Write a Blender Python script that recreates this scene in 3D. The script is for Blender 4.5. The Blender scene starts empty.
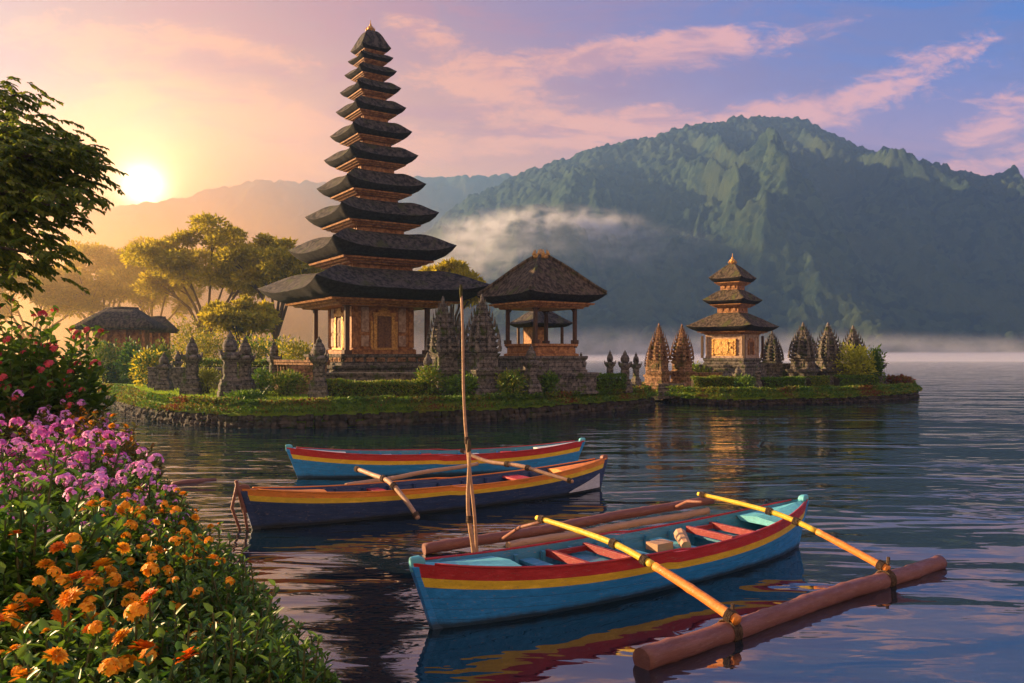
import bpy, bmesh, math, random
import numpy as np
from mathutils import Vector, Matrix

random.seed(7)
RNG = np.random.default_rng(11)
scene = bpy.context.scene
COL = scene.collection
R = math.radians
PI = math.pi

# ------------------------------------------------------------------ camera, world, sun, exposure
F = 800.0                     # focal length in pixels of the 1024 px frame
CAMZ = 3.0                    # eye height above the lake
cam_d = bpy.data.cameras.new("camera")
cam_d.sensor_width = 36.0
cam_d.lens = 36.0 * F / 1024.0
cam_d.shift_y = 13.5 / 1024.0
cam_d.clip_start = 0.05
cam_d.clip_end = 8000.0
cam = bpy.data.objects.new("camera", cam_d)
COL.objects.link(cam)
cam.location = (0, 0, CAMZ)
cam.rotation_euler = (R(90), 0, 0)
scene.camera = cam

def srgb(r, g, b):
    def f(c):
        c /= 255.0
        return c / 12.92 if c <= 0.04045 else ((c + 0.055) / 1.055) ** 2.4
    return (f(r), f(g), f(b), 1.0)

SUN_AZ = R(-72)               # the side light of the photograph: from the left
SUN_EL = R(15)
GLOW = Vector((-0.461, 1.0, 0.209)).normalized()   # where the sun burns through the sky

class NT:
    """tiny helper that writes node expressions"""
    def __init__(self, tree):
        self.t = tree; self.n = tree.nodes; self.l = tree.links
    def node(self, typ, **kw):
        nd = self.n.new(typ)
        for k, v in kw.items():
            setattr(nd, k, v)
        return nd
    def put(self, sock, v):
        if isinstance(v, bpy.types.NodeSocket):
            self.l.new(v, sock)
        elif v is not None:
            try:
                sock.default_value = v
            except Exception:
                sock.default_value = v[:3]
    def math(self, op, a, b=None, c=None, clamp=False):
        nd = self.node("ShaderNodeMath", operation=op, use_clamp=clamp)
        self.put(nd.inputs[0], a)
        if b is not None: self.put(nd.inputs[1], b)
        if c is not None: self.put(nd.inputs[2], c)
        return nd.outputs[0]
    def vmath(self, op, a, b=None):
        nd = self.node("ShaderNodeVectorMath", operation=op)
        self.put(nd.inputs[0], a)
        if b is not None: self.put(nd.inputs[1], b)
        return nd.outputs["Value"] if op in ("DOT_PRODUCT", "LENGTH") else nd.outputs[0]
    def step(self, v, a, b, lo=0.0, hi=1.0):
        nd = self.node("ShaderNodeMapRange", interpolation_type='SMOOTHSTEP')
        self.put(nd.inputs[0], v)
        for i, q in enumerate((a, b, lo, hi)):
            nd.inputs[i + 1].default_value = q
        return nd.outputs[0]
    def mix(self, f, a, b, blend='MIX'):
        nd = self.node("ShaderNodeMix", data_type='RGBA', blend_type=blend)
        self.put(nd.inputs[0], f); self.put(nd.inputs[6], a); self.put(nd.inputs[7], b)
        return nd.outputs[2]
    def noise(self, vec, scale, detail=4, rough=0.55, dist=0.0):
        nd = self.node("ShaderNodeTexNoise")
        if vec is not None: self.l.new(vec, nd.inputs["Vector"])
        nd.inputs["Scale"].default_value = scale
        nd.inputs["Detail"].default_value = detail
        nd.inputs["Roughness"].default_value = rough
        nd.inputs["Distortion"].default_value = dist
        return nd.outputs[0]
    def mapping(self, vec, scale=(1, 1, 1), rot=(0, 0, 0), loc=(0, 0, 0)):
        nd = self.node("ShaderNodeMapping")
        self.l.new(vec, nd.inputs[0])
        nd.inputs["Scale"].default_value = scale
        nd.inputs["Rotation"].default_value = rot
        nd.inputs["Location"].default_value = loc
        return nd.outputs[0]

world = bpy.data.worlds.new("World")
scene.world = world
world.use_nodes = True
wn = NT(world.node_tree)
for nd in list(wn.n): wn.n.remove(nd)
w_out = wn.node("ShaderNodeOutputWorld")
w_bg = wn.node("ShaderNodeBackground")
w_bg.inputs[1].default_value = 0.1
sky = wn.node("ShaderNodeTexSky", sky_type='NISHITA', sun_disc=False)
sky.sun_elevation = SUN_EL
sky.sun_rotation = SUN_AZ
sky.air_density = 1.2; sky.dust_density = 2.0
tc = wn.node("ShaderNodeTexCoord")
nrm = wn.vmath('NORMALIZE', tc.outputs["Generated"])
sx = wn.node("ShaderNodeSeparateXYZ"); wn.l.new(nrm, sx.inputs[0])
nx, ny, nz = sx.outputs
d = wn.vmath('DOT_PRODUCT', nrm, tuple(GLOW))
p = wn.math('POWER', wn.math('MULTIPLY', wn.math('SUBTRACT', d, 0.50), 2.0, clamp=True), 2.5)
up = wn.step(wn.math('SUBTRACT', nz, wn.math('MULTIPLY', p, .10)), 0.05, 0.36)
upper = wn.mix(p, srgb(36, 104, 192), srgb(188, 100, 74))
horizon = wn.mix(wn.math('POWER', p, 0.6), srgb(232, 156, 150), srgb(248, 150, 34))
base = wn.mix(up, horizon, upper)
# cloud sheets projected on a high layer
zden = wn.math('ADD', wn.math('MAXIMUM', nz, 0.0), 0.13)
cv = wn.node("ShaderNodeCombineXYZ")
wn.l.new(wn.math('DIVIDE', nx, zden), cv.inputs[0])
wn.l.new(wn.math('DIVIDE', ny, zden), cv.inputs[1])
cvec = wn.mapping(cv.outputs[0], scale=(0.55, 1.0, 1.0), rot=(0, 0, R(-16)), loc=(3.1, 1.7, 0))
n1 = wn.noise(cvec, 1.25, 8, 0.60, 0.45)
n2 = wn.noise(wn.mapping(cv.outputs[0], scale=(0.7, 1.2, 1), rot=(0, 0, R(-22)), loc=(8.0, 4.4, 0)), 0.55, 6, 0.55, 0.25)
bright = wn.math('MULTIPLY', wn.step(n1, 0.45, 0.60), wn.step(n2, 0.34, 0.54))
U = wn.math('DIVIDE', nx, wn.math('MAXIMUM', ny, .05)); W_ = wn.math('DIVIDE', nz, wn.math('MAXIMUM', ny, .05))
def bank(px, py, hw, hh, ang, amp):
    u0, w0 = (px - 512) / F, (355 - py) / F
    du = wn.math('SUBTRACT', U, u0); dw = wn.math('SUBTRACT', W_, w0)
    c_, s_ = math.cos(R(ang)), math.sin(R(ang))
    a_ = wn.math('DIVIDE', wn.math('ADD', wn.math('MULTIPLY', du, c_), wn.math('MULTIPLY', dw, s_)), hw / F)
    b_ = wn.math('DIVIDE', wn.math('SUBTRACT', wn.math('MULTIPLY', dw, c_), wn.math('MULTIPLY', du, s_)), hh / F)
    r2 = wn.math('ADD', wn.math('MULTIPLY', a_, a_), wn.math('MULTIPLY', b_, b_))
    return wn.math('MULTIPLY', wn.math('POWER', 2.71828, wn.math('MULTIPLY', r2, -1.0)), amp)
def banks(lst):
    q = None
    for b_ in lst:
        v = bank(*b_); q = v if q is None else wn.math('ADD', q, v)
    return q
tex = wn.node("ShaderNodeCombineXYZ"); wn.l.new(U, tex.inputs[0]); wn.l.new(W_, tex.inputs[1])
nf = wn.noise(wn.mapping(tex.outputs[0], scale=(1.0, 2.8, 1), rot=(0, 0, R(-10))), 10.0, 10, .68, .7)
nf3 = wn.noise(wn.mapping(tex.outputs[0], scale=(1.0, 2.2, 1), rot=(0, 0, R(-14)), loc=(1, 2, 0)), 32.0, 8, .68, .8)
nf2 = wn.noise(wn.mapping(tex.outputs[0], scale=(1.0, 3.4, 1), rot=(0, 0, R(-8)), loc=(3, 5, 0)), 5.0, 9, .66, .8)
B1 = banks([(600, 58, 130, 24, 4, 1.0), (900, 80, 170, 30, 24, .72), (985, 165, 110, 24, 12, .9), (480, 95, 90, 26, -18, .7), (620, 118, 140, 22, 5, .6),
            (130, 92, 150, 30, -6, .9), (60, 35, 120, 26, -14, .7), (300, 120, 120, 18, -8, .7), (760, 115, 90, 18, 8, .5), (420, 30, 90, 18, -22, .6), (700, 40, 60, 14, 10, .8), (820, 30, 110, 14, 18, .6), (230, 45, 130, 18, -12, .8),
            (210, 150, 120, 14, 3, .9), (360, 165, 120, 16, 4, .8), (1010, 110, 80, 30, 20, .7), (560, 140, 120, 14, 2, .7), (30, 130, 90, 20, -4, .7)])
nmix = wn.math('ADD', wn.math('MULTIPLY', nf, .65), wn.math('MULTIPLY', nf3, .35))
bfield = wn.step(wn.math('ADD', wn.math('MULTIPLY', wn.math('MINIMUM', B1, 1.0), 0.40), nmix), .66, .86)
bright = wn.math('MAXIMUM', wn.math('MULTIPLY', bright, wn.step(ny, .35, -.05)), bfield)
cl_col = wn.mix(p, srgb(255, 178, 168), srgb(255, 150, 44))
c1 = wn.mix(wn.math('MULTIPLY', bright, 0.80), base, cl_col)
n3 = wn.noise(wn.mapping(cv.outputs[0], scale=(0.45, 1.3, 1), rot=(0, 0, R(-12)), loc=(1.0, 9.0, 0)), 1.6, 6, 0.6, 0.3)
dark = wn.math('MULTIPLY', wn.math('MAXIMUM', wn.math('MULTIPLY', wn.step(nf2, .45, .61), 1.0), wn.math('MULTIPLY', wn.step(n3, 0.52, 0.70), .5)), 0.66)
dk_col = wn.mix(p, srgb(96, 104, 170), srgb(206, 98, 72))
c2 = wn.mix(dark, c1, dk_col)
# glow of the sun in the thick air
omd = wn.math('SUBTRACT', d, 1.0)
def lobe(k, col, amp):
    e = wn.math('MULTIPLY', wn.math('POWER', 2.71828, wn.math('MULTIPLY', omd, k)), amp)
    return wn.mix(1.0, col, (0, 0, 0, 1), 'ADD') if False else (e, col)
tot = c2
for k, col, amp in ((40, (1, 0.38, 0.03, 1), 0.30), (330, (1, 0.60, 0.14, 1), 1.1),
                    (1100, (1, 0.78, 0.38, 1), 1.9), (5200, (1, 0.90, 0.66, 1), 12.0)):
    e, cc = lobe(k, col, amp)
    vs = wn.node("ShaderNodeVectorMath", operation='SCALE')
    vs.inputs[0].default_value = cc[:3]
    wn.l.new(e, vs.inputs["Scale"])
    tot = wn.mix(1.0, tot, vs.outputs[0], 'ADD')
# warm glow added to unseen sky behind the camera, lights the temple fronts
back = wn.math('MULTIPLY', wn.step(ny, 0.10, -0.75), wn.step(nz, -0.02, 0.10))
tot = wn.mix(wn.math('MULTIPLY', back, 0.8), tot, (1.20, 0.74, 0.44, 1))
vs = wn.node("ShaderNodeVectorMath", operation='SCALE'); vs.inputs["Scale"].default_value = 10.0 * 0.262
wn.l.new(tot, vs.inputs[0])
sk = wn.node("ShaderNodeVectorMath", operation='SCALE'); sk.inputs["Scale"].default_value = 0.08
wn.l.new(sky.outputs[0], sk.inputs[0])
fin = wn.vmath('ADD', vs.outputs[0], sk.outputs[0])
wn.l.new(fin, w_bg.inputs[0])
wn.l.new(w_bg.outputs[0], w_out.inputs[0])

sun_d = bpy.data.lights.new("sun", 'SUN')
sun_d.energy = 5.0
sun_d.angle = R(0.6)
sun_d.color = (1.0, 0.64, 0.32)
sun = bpy.data.objects.new("sun", sun_d)
COL.objects.link(sun)
sdir = Vector((math.sin(SUN_AZ) * math.cos(SUN_EL), math.cos(SUN_AZ) * math.cos(SUN_EL), math.sin(SUN_EL)))
sun.rotation_euler = sdir.to_track_quat('Z', 'Y').to_euler()
sun.location = (-60, 20, 60)

vs_ = scene.view_settings
vs_.view_transform = 'Standard'; vs_.look = 'None'; vs_.exposure = 1.95; vs_.gamma = 1.0
vs_.use_curve_mapping = False
cy = scene.cycles
cy.max_bounces = 6; cy.diffuse_bounces = 2; cy.glossy_bounces = 3; cy.transmission_bounces = 3
cy.volume_bounces = 1; cy.transparent_max_bounces = 8
cy.sample_clamp_indirect = 4.0
cy.use_denoising = True
cy.volume_step_rate = 1.0
cy.volume_max_steps = 256

# ------------------------------------------------------------------ helpers
def X(px, Y): return (px - 512.0) / F * Y
def Z(py, Y): return CAMZ + (355.0 - py) / F * Y
def onwater(px, py, z=0.0):
    Y = (CAMZ - z) * F / (py - 355.0)
    return Vector((X(px, Y), Y, z))

def lattice(ix, iy, seed):
    h = (ix.astype(np.int64) * 374761393 + iy.astype(np.int64) * 668265263 + seed * 1442695041) & 0x7fffffff
    h = ((h ^ (h >> 13)) * 1274126177) & 0x7fffffff
    h = h ^ (h >> 16)
    return (h & 0xffff) / 65535.0
def vnoise(x, y, seed=0):
    x = np.asarray(x, float); y = np.asarray(y, float)
    ix = np.floor(x); iy = np.floor(y)
    fx = x - ix; fy = y - iy
    fx = fx * fx * (3 - 2 * fx); fy = fy * fy * (3 - 2 * fy)
    a = lattice(ix, iy, seed); b = lattice(ix + 1, iy, seed)
    c = lattice(ix, iy + 1, seed); e = lattice(ix + 1, iy + 1, seed)
    return (a * (1 - fx) + b * fx) * (1 - fy) + (c * (1 - fx) + e * fx) * fy
def fbm(x, y, seed=0, oct=4):
    s = 0; a = 0.5; t = 0
    for o in range(oct):
        s = s + a * vnoise(x * 2 ** o, y * 2 ** o, seed + o * 17); t += a; a *= 0.5
    return s / t
def ridged(x, y, seed=0, oct=4):
    s = 0; a = 0.5; t = 0
    for o in range(oct):
        s = s + a * (1 - np.abs(2 * vnoise(x * 2 ** o, y * 2 ** o, seed + o * 13) - 1)); t += a; a *= 0.5
    return s / t
def crowns(x, y, cell, seed):
    """domes of a closed forest canopy: 0..1"""
    gx = x / cell; gy = y / cell
    ix = np.floor(gx); iy = np.floor(gy)
    best = np.zeros_like(gx)
    for dx in (-1, 0, 1):
        for dy in (-1, 0, 1):
            jx = ix + dx; jy = iy + dy
            cx = jx + 0.15 + 0.7 * lattice(jx, jy, seed); cyy = jy + 0.15 + 0.7 * lattice(jx, jy, seed + 5)
            hh = 0.45 + 0.55 * lattice(jx, jy, seed + 9)
            dd = ((gx - cx) ** 2 + (gy - cyy) ** 2) / 0.62
            best = np.maximum(best, hh * np.sqrt(np.clip(1 - dd, 0, 1)))
    return best

class MB:
    """collects shapes for ONE mesh object"""
    def __init__(self):
        self.v = []; self.f = []; self.m = []
    def add(self, verts, faces, mat=0, M=None):
        o = len(self.v)
        for q in verts:
            q = Vector(q)
            self.v.append(tuple(M @ q) if M is not None else tuple(q))
        for fc in faces:
            self.f.append([i + o for i in fc]); self.m.append(mat)
        return self
    def box(self, c, s, rz=0, mat=0, taper=1.0, M=None):
        hx, hy, hz = s[0] / 2, s[1] / 2, s[2] / 2
        vs = []
        cr, sr = math.cos(rz), math.sin(rz)
        for z, k in ((-hz, 1.0), (hz, taper)):
            for x, y in ((-hx, -hy), (hx, -hy), (hx, hy), (-hx, hy)):
                x *= k; y *= k
                vs.append((c[0] + x * cr - y * sr, c[1] + x * sr + y * cr, c[2] + z))
        return self.add(vs, [(3, 2, 1, 0), (4, 5, 6, 7), (0, 1, 5, 4), (1, 2, 6, 5), (2, 3, 7, 6), (3, 0, 4, 7)], mat, M)
    def loft(self, rings, mat=0, cap0=True, cap1=True, M=None, mats=None):
        n = len(rings[0]); vs = [q for r in rings for q in r]
        o = len(self.v)
        for q in vs:
            q = Vector(q); self.v.append(tuple(M @ q) if M is not None else tuple(q))
        for i in range(len(rings) - 1):
            for j in range(n):
                k = (j + 1) % n
                self.f.append([o + i * n + j, o + i * n + k, o + (i + 1) * n + k, o + (i + 1) * n + j])
                self.m.append(mats[i] if mats else mat)
        if cap0: self.f.append([o + j for j in reversed(range(n))]); self.m.append(mats[0] if mats else mat)
        if cap1: self.f.append([o + (len(rings) - 1) * n + j for j in range(n)]); self.m.append(mats[-1] if mats else mat)
        return self
    def squares(self, prof, c=(0, 0, 0), rz=0, mat=0):
        """stack of square rings: prof = [(half side, z), ...]"""
        rings = []
        for h, z in prof:
            r = []
            for x, y in ((-h, -h), (h, -h), (h, h), (-h, h)):
                r.append((c[0] + x * math.cos(rz) - y * math.sin(rz), c[1] + x * math.sin(rz) + y * math.cos(rz), c[2] + z))
            rings.append(r)
        return self.loft(rings, mat)
    def lathe(self, prof, c=(0, 0, 0), n=12, mat=0):
        rings = [[(c[0] + r * math.cos(2 * PI * j / n), c[1] + r * math.sin(2 * PI * j / n), c[2] + z) for j in range(n)] for r, z in prof]
        return self.loft(rings, mat)
    def tube(self, pts, rad, n=8, mat=0, cap=True):
        pts = [Vector(q) for q in pts]
        if not isinstance(rad, (list, tuple)): rad = [rad] * len(pts)
        rings = []; prev = None
        for i, q in enumerate(pts):
            t = (pts[min(i + 1, len(pts) - 1)] - pts[max(i - 1, 0)]).normalized()
            if prev is None:
                a = t.orthogonal().normalized()
            else:
                a = (prev - t * prev.dot(t)).normalized()
            prev = a
            b = t.cross(a)
            rings.append([q + (a * math.cos(2 * PI * j / n) + b * math.sin(2 * PI * j / n)) * rad[i] for j in range(n)])
        return self.loft(rings, mat, cap, cap)
    def build(self, name, mats, parent=None, smooth=False, bevel=0.0):
        me = bpy.data.meshes.new(name)
        me.from_pydata(self.v, [], self.f)
        if not isinstance(mats, (list, tuple)): mats = [mats]
        for mm in mats: me.materials.append(mm)
        if len(mats) > 1: me.polygons.foreach_set("material_index", self.m)
        bm = bmesh.new(); bm.from_mesh(me)
        bmesh.ops.recalc_face_normals(bm, faces=bm.faces)
        bm.to_mesh(me); bm.free()
        if smooth: me.polygons.foreach_set("use_smooth", [True] * len(me.polygons))
        me.update()
        o = bpy.data.objects.new(name, me)
        COL.objects.link(o)
        if parent is not None: o.parent = parent
        if bevel > 0:
            b = o.modifiers.new("bevel", 'BEVEL'); b.width = bevel; b.segments = 2; b.limit_method = 'ANGLE'
        return o

def np_mesh(name, V, Fq, mats, parent=None, smooth=False, midx=None):
    """V (n,3), Fq (m,k): every face has k corners"""
    me = bpy.data.meshes.new(name)
    m, k = Fq.shape
    me.vertices.add(len(V)); me.vertices.foreach_set("co", V.astype(np.float32).ravel())
    me.loops.add(m * k); me.loops.foreach_set("vertex_index", Fq.astype(np.int32).ravel())
    me.polygons.add(m); me.polygons.foreach_set("loop_start", np.arange(0, m * k, k, dtype=np.int32))
    if not isinstance(mats, (list, tuple)): mats = [mats]
    for mm in mats: me.materials.append(mm)
    if midx is not None: me.polygons.foreach_set("material_index", midx.astype(np.int32))
    if smooth: me.polygons.foreach_set("use_smooth", np.ones(m, dtype=bool))
    me.update(calc_edges=True); me.validate()
    o = bpy.data.objects.new(name, me); COL.objects.link(o)
    if parent is not None: o.parent = parent
    return o

def unit(a): return a / np.maximum(np.linalg.norm(a, axis=-1, keepdims=True), 1e-9)

class Leaves:
    """many leaf-sized faces for ONE mesh"""
    def __init__(self): self.V = []; self.n = 0; self.mi = []
    def add(self, base, dirv, nor, length, width, mat=0, fold=0.18, droop=0.0):
        base = np.asarray(base, float); N = len(base)
        if N == 0: return self
        dirv = unit(np.asarray(dirv, float)); nor = np.asarray(nor, float)
        side = unit(np.cross(dirv, nor)); nor = np.cross(side, dirv)
        L = np.broadcast_to(np.asarray(length, float), (N,))[:, None]; W = np.broadcast_to(np.asarray(width, float), (N,))[:, None]
        up_ = nor * W * fold
        t = base + dirv * L - nor * L * droop
        q = [base, base + dirv * L * .32 + side * W * .5 + up_, base + dirv * L * .70 + side * W * .36 + up_ - nor * L * droop * .5, t,
             base + dirv * L * .70 - side * W * .36 + up_ - nor * L * droop * .5, base + dirv * L * .32 - side * W * .5 + up_]
        self.V.append(np.stack(q, 1).reshape(-1, 3)); self.n += N
        self.mi.append(np.full(N * 2, mat) if np.isscalar(mat) else np.repeat(np.asarray(mat), 2))
        return self
    def build(self, name, mats, parent=None):
        V = np.concatenate(self.V)
        b = np.arange(self.n)[:, None] * 6
        Fq = np.concatenate([b + np.array([[0, 1, 2, 3]]), b + np.array([[0, 3, 4, 5]])], 1).reshape(-1, 4)
        return np_mesh(name, V, Fq, mats, parent, False, np.concatenate(self.mi))

def rdir(n, up=0.0):
    v = RNG.normal(size=(n, 3)); v = unit(v); v[:, 2] += up
    return unit(v)

def tag(o, label=None, cat=None, group=None, kind=None):
    if label: o['label'] = label
    if cat: o['category'] = cat
    if group: o['group'] = group
    if kind: o['kind'] = kind
    return o
def thing(name, label, cat, loc=(0, 0, 0), rz=0, group=None):
    o = bpy.data.objects.new(name, None); COL.objects.link(o)
    o.location = loc; o.rotation_euler = (0, 0, rz); o.empty_display_size = 0.3
    return tag(o, label, cat, group)
def copy_tree(o, parent=None):
    c = o.copy(); COL.objects.link(c)
    if parent is not None: c.parent = parent
    for ch in [k for k in o.children]: copy_tree(ch, c)
    return c

# ------------------------------------------------------------------ materials
def mat(name, c1, c2=None, scale=4.0, rough=0.8, bump=0.0, bscale=20.0, bdist=.05, stretch=(1, 1, 1), c3=None, spec=0.3,
        metal=0.0, lo=0.38, hi=0.62, trans=0.0, island=False, detail=6, coord="Object"):
    m = bpy.data.materials.new(name); m.use_nodes = True
    t = NT(m.node_tree); bs = t.n["Principled BSDF"]
    bs.inputs["Roughness"].default_value = rough
    bs.inputs["Specular IOR Level"].default_value = spec
    bs.inputs["Metallic"].default_value = metal
    tcn = t.node("ShaderNodeTexCoord")
    vec = t.mapping(tcn.outputs[coord], scale=stretch)
    col = c1
    if c2 is not None:
        if island:
            g = t.node("ShaderNodeNewGeometry"); fac = g.outputs["Random Per Island"]
        else:
            fac = t.step(t.noise(vec, scale, detail, 0.62), lo, hi)
        col = t.mix(fac, c1, c2)
        if c3 is not None:
            f3 = t.step(t.noise(t.mapping(tcn.outputs[coord], loc=(7, 3, 1)), scale * 0.6, 5, 0.65), 0.52, 0.66)
            col = t.mix(f3, col, c3)
    t.put(bs.inputs["Base Color"], col)
    if bump > 0:
        bn = t.node("ShaderNodeBump"); bn.inputs["Strength"].default_value = bump
        bn.inputs["Distance"].default_value = bdist
        t.l.new(t.noise(vec, bscale, 6, 0.65), bn.inputs["Height"])
        t.l.new(bn.outputs[0], bs.inputs["Normal"])
    if trans > 0:
        tr = t.node("ShaderNodeBsdfTranslucent")
        t.put(tr.inputs[0], col)
        mx = t.node("ShaderNodeMixShader"); mx.inputs[0].default_value = trans
        t.l.new(bs.outputs[0], mx.inputs[1]); t.l.new(tr.outputs[0], mx.inputs[2])
        t.l.new(mx.outputs[0], t.n["Material Output"].inputs[0])
    return m

def C(r, g, b): return (r, g, b, 1.0)
M_thatch = mat("thatch", C(.022, .020, .020), C(.105, .088, .074), 2.2, .8, 1.0, 3.2, .30, (2.2, 2.2, .7), C(.07, .075, .03), .2)
M_thatch_brown = mat("brown_thatch", C(.045, .034, .024), C(.155, .115, .075), 2.4, .85, 1.0, 3.4, .28, (2.4, 2.4, .7), C(.09, .095, .03), .15)
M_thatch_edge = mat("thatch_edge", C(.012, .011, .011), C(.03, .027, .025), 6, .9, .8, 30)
def block_stone(name, a, b_, moss, bw=.42, bh=.20):
    """courses of cut blocks with dark joints, lichen and moss"""
    m = bpy.data.materials.new(name); m.use_nodes = True
    t = NT(m.node_tree); bs = t.n["Principled BSDF"]
    ob = t.node("ShaderNodeTexCoord").outputs["Object"]
    sp = t.node("ShaderNodeSeparateXYZ"); t.l.new(ob, sp.inputs[0])
    cb_ = t.node("ShaderNodeCombineXYZ")
    t.l.new(t.math('ADD', sp.outputs[0], t.math('MULTIPLY', sp.outputs[1], .93)), cb_.inputs[0]); t.l.new(sp.outputs[2], cb_.inputs[1])
    br = t.node("ShaderNodeTexBrick"); t.l.new(cb_.outputs[0], br.inputs["Vector"])
    br.inputs["Scale"].default_value = 1.0; br.inputs["Brick Width"].default_value = bw; br.inputs["Row Height"].default_value = bh
    br.inputs["Mortar Size"].default_value = .018; br.inputs["Mortar Smooth"].default_value = .3
    br.inputs["Color1"].default_value = a; br.inputs["Color2"].default_value = b_; br.inputs["Mortar"].default_value = tuple(q * .22 for q in a[:3]) + (1,)
    n_ = t.noise(ob, 5.0, 7, .7)
    col = t.mix(t.step(n_, .40, .66), br.outputs["Color"], tuple(q * 1.7 for q in b_[:3]) + (1,))
    col = t.mix(t.step(t.noise(t.mapping(ob, loc=(5, 1, 2)), 3.0, 6, .7), .55, .66), col, tuple(q * .35 for q in a[:3]) + (1,))
    col = t.mix(t.step(t.noise(t.mapping(ob, loc=(2, 8, 4)), 1.6, 6, .7), .54, .64), col, moss)
    t.put(bs.inputs["Base Color"], col); bs.inputs["Roughness"].default_value = .92; bs.inputs["Specular IOR Level"].default_value = .2
    bn = t.node("ShaderNodeBump"); bn.inputs["Strength"].default_value = .9; bn.inputs["Distance"].default_value = .05
    hgt = t.math('SUBTRACT', t.math('MULTIPLY', t.noise(ob, 9, 6, .7), .8), br.outputs["Fac"])
    t.l.new(hgt, bn.inputs["Height"]); t.l.new(bn.outputs[0], bs.inputs["Normal"])
    return m
M_stone = block_stone("carved_stone", C(.058, .054, .048), C(.118, .104, .088), C(.060, .080, .020))
M_stone_warm = block_stone("warm_stone", C(.14, .075, .042), C(.24, .14, .075), C(.10, .085, .03), .36, .16)
M_wood = mat("carved_wood", C(.20, .085, .030), C(.42, .20, .070), 5, .6, .6, 22, c3=C(.16, .06, .02))
M_wood_dark = mat("dark_wood", C(.045, .025, .015), C(.10, .055, .03), 5, .7, .4, 20, .05, (6, 6, 1))
M_gold = mat("gilded_wood", C(.62, .36, .09), C(.35, .17, .04), 9, .38, .8, 26, spec=.5, metal=.35)
M_plaster = mat("weathered_plaster", C(.46, .33, .24), C(.26, .17, .12), 5, .85, .4, 18)
M_door = mat("door_wood", C(.10, .05, .028), C(.20, .10, .045), 8, .6, .5, 24)
M_bark = mat("bark", C(.045, .032, .022), C(.10, .07, .045), 6, .95, .9, 18, .05, (3, 3, .6))
M_soil = mat("soil", C(.03, .022, .014), C(.06, .045, .028), 4, .95, .6, 12)
M_lawn = mat("lawn_grass", C(.13, .25, .014), C(.22, .33, .022), .9, .95, 1.0, 40, c3=C(.20, .24, .03))
M_grass = mat("grass_blades", C(.18, .32, .016), C(.36, .46, .03), island=True, rough=.7, trans=.4)
M_leaf_dark = mat("dark_leaves", C(.07, .13, .012), C(.22, .25, .02), island=True, rough=.5, trans=.58)
M_leaf_shrub = mat("shrub_leaves", C(.045, .12, .010), C(.16, .26, .022), island=True, rough=.5, trans=.35)
M_leaf_near = mat("garden_leaves", C(.035, .11, .012), C(.16, .27, .025), island=True, rough=.42, trans=.35, spec=.4)
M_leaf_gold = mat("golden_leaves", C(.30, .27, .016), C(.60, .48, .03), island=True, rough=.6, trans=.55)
M_leaf_yellow = mat("yellow_green_leaves", C(.16, .20, .02), C(.30, .30, .04), island=True, rough=.55, trans=.4)
M_leaf_bright = mat("bright_yellow_leaves", C(.30, .34, .02), C(.50, .48, .04), island=True, rough=.55, trans=.45)
M_leaf_red = mat("red_leaves", C(.24, .045, .02), C(.16, .09, .02), island=True, rough=.55, trans=.35)
M_leaf_rust = mat("rust_leaves", C(.22, .11, .02), C(.12, .13, .02), island=True, rough=.6, trans=.4)
M_orange = mat("orange_petals", C(.92, .30, .010), C(1.0, .52, .02), island=True, rough=.6, trans=.25)
M_redorange = mat("red_orange_petals", C(.85, .16, .010), C(.95, .28, .012), island=True, rough=.6, trans=.25)
M_pink = mat("pink_petals", C(.80, .24, .62), C(.90, .48, .84), island=True, rough=.6, trans=.3)
M_magenta = mat("magenta_petals", C(.62, .10, .46), C(.80, .24, .62), island=True, rough=.6, trans=.3)
M_crimson = mat("crimson_petals", C(.60, .04, .06), C(.75, .12, .16), island=True, rough=.6, trans=.3)
M_centre = mat("flower_centre", C(.35, .10, .01), C(.6, .25, .02), 30, .8)
M_stem = mat("stems", C(.05, .08, .02), C(.10, .09, .03), 10, .7)

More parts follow.
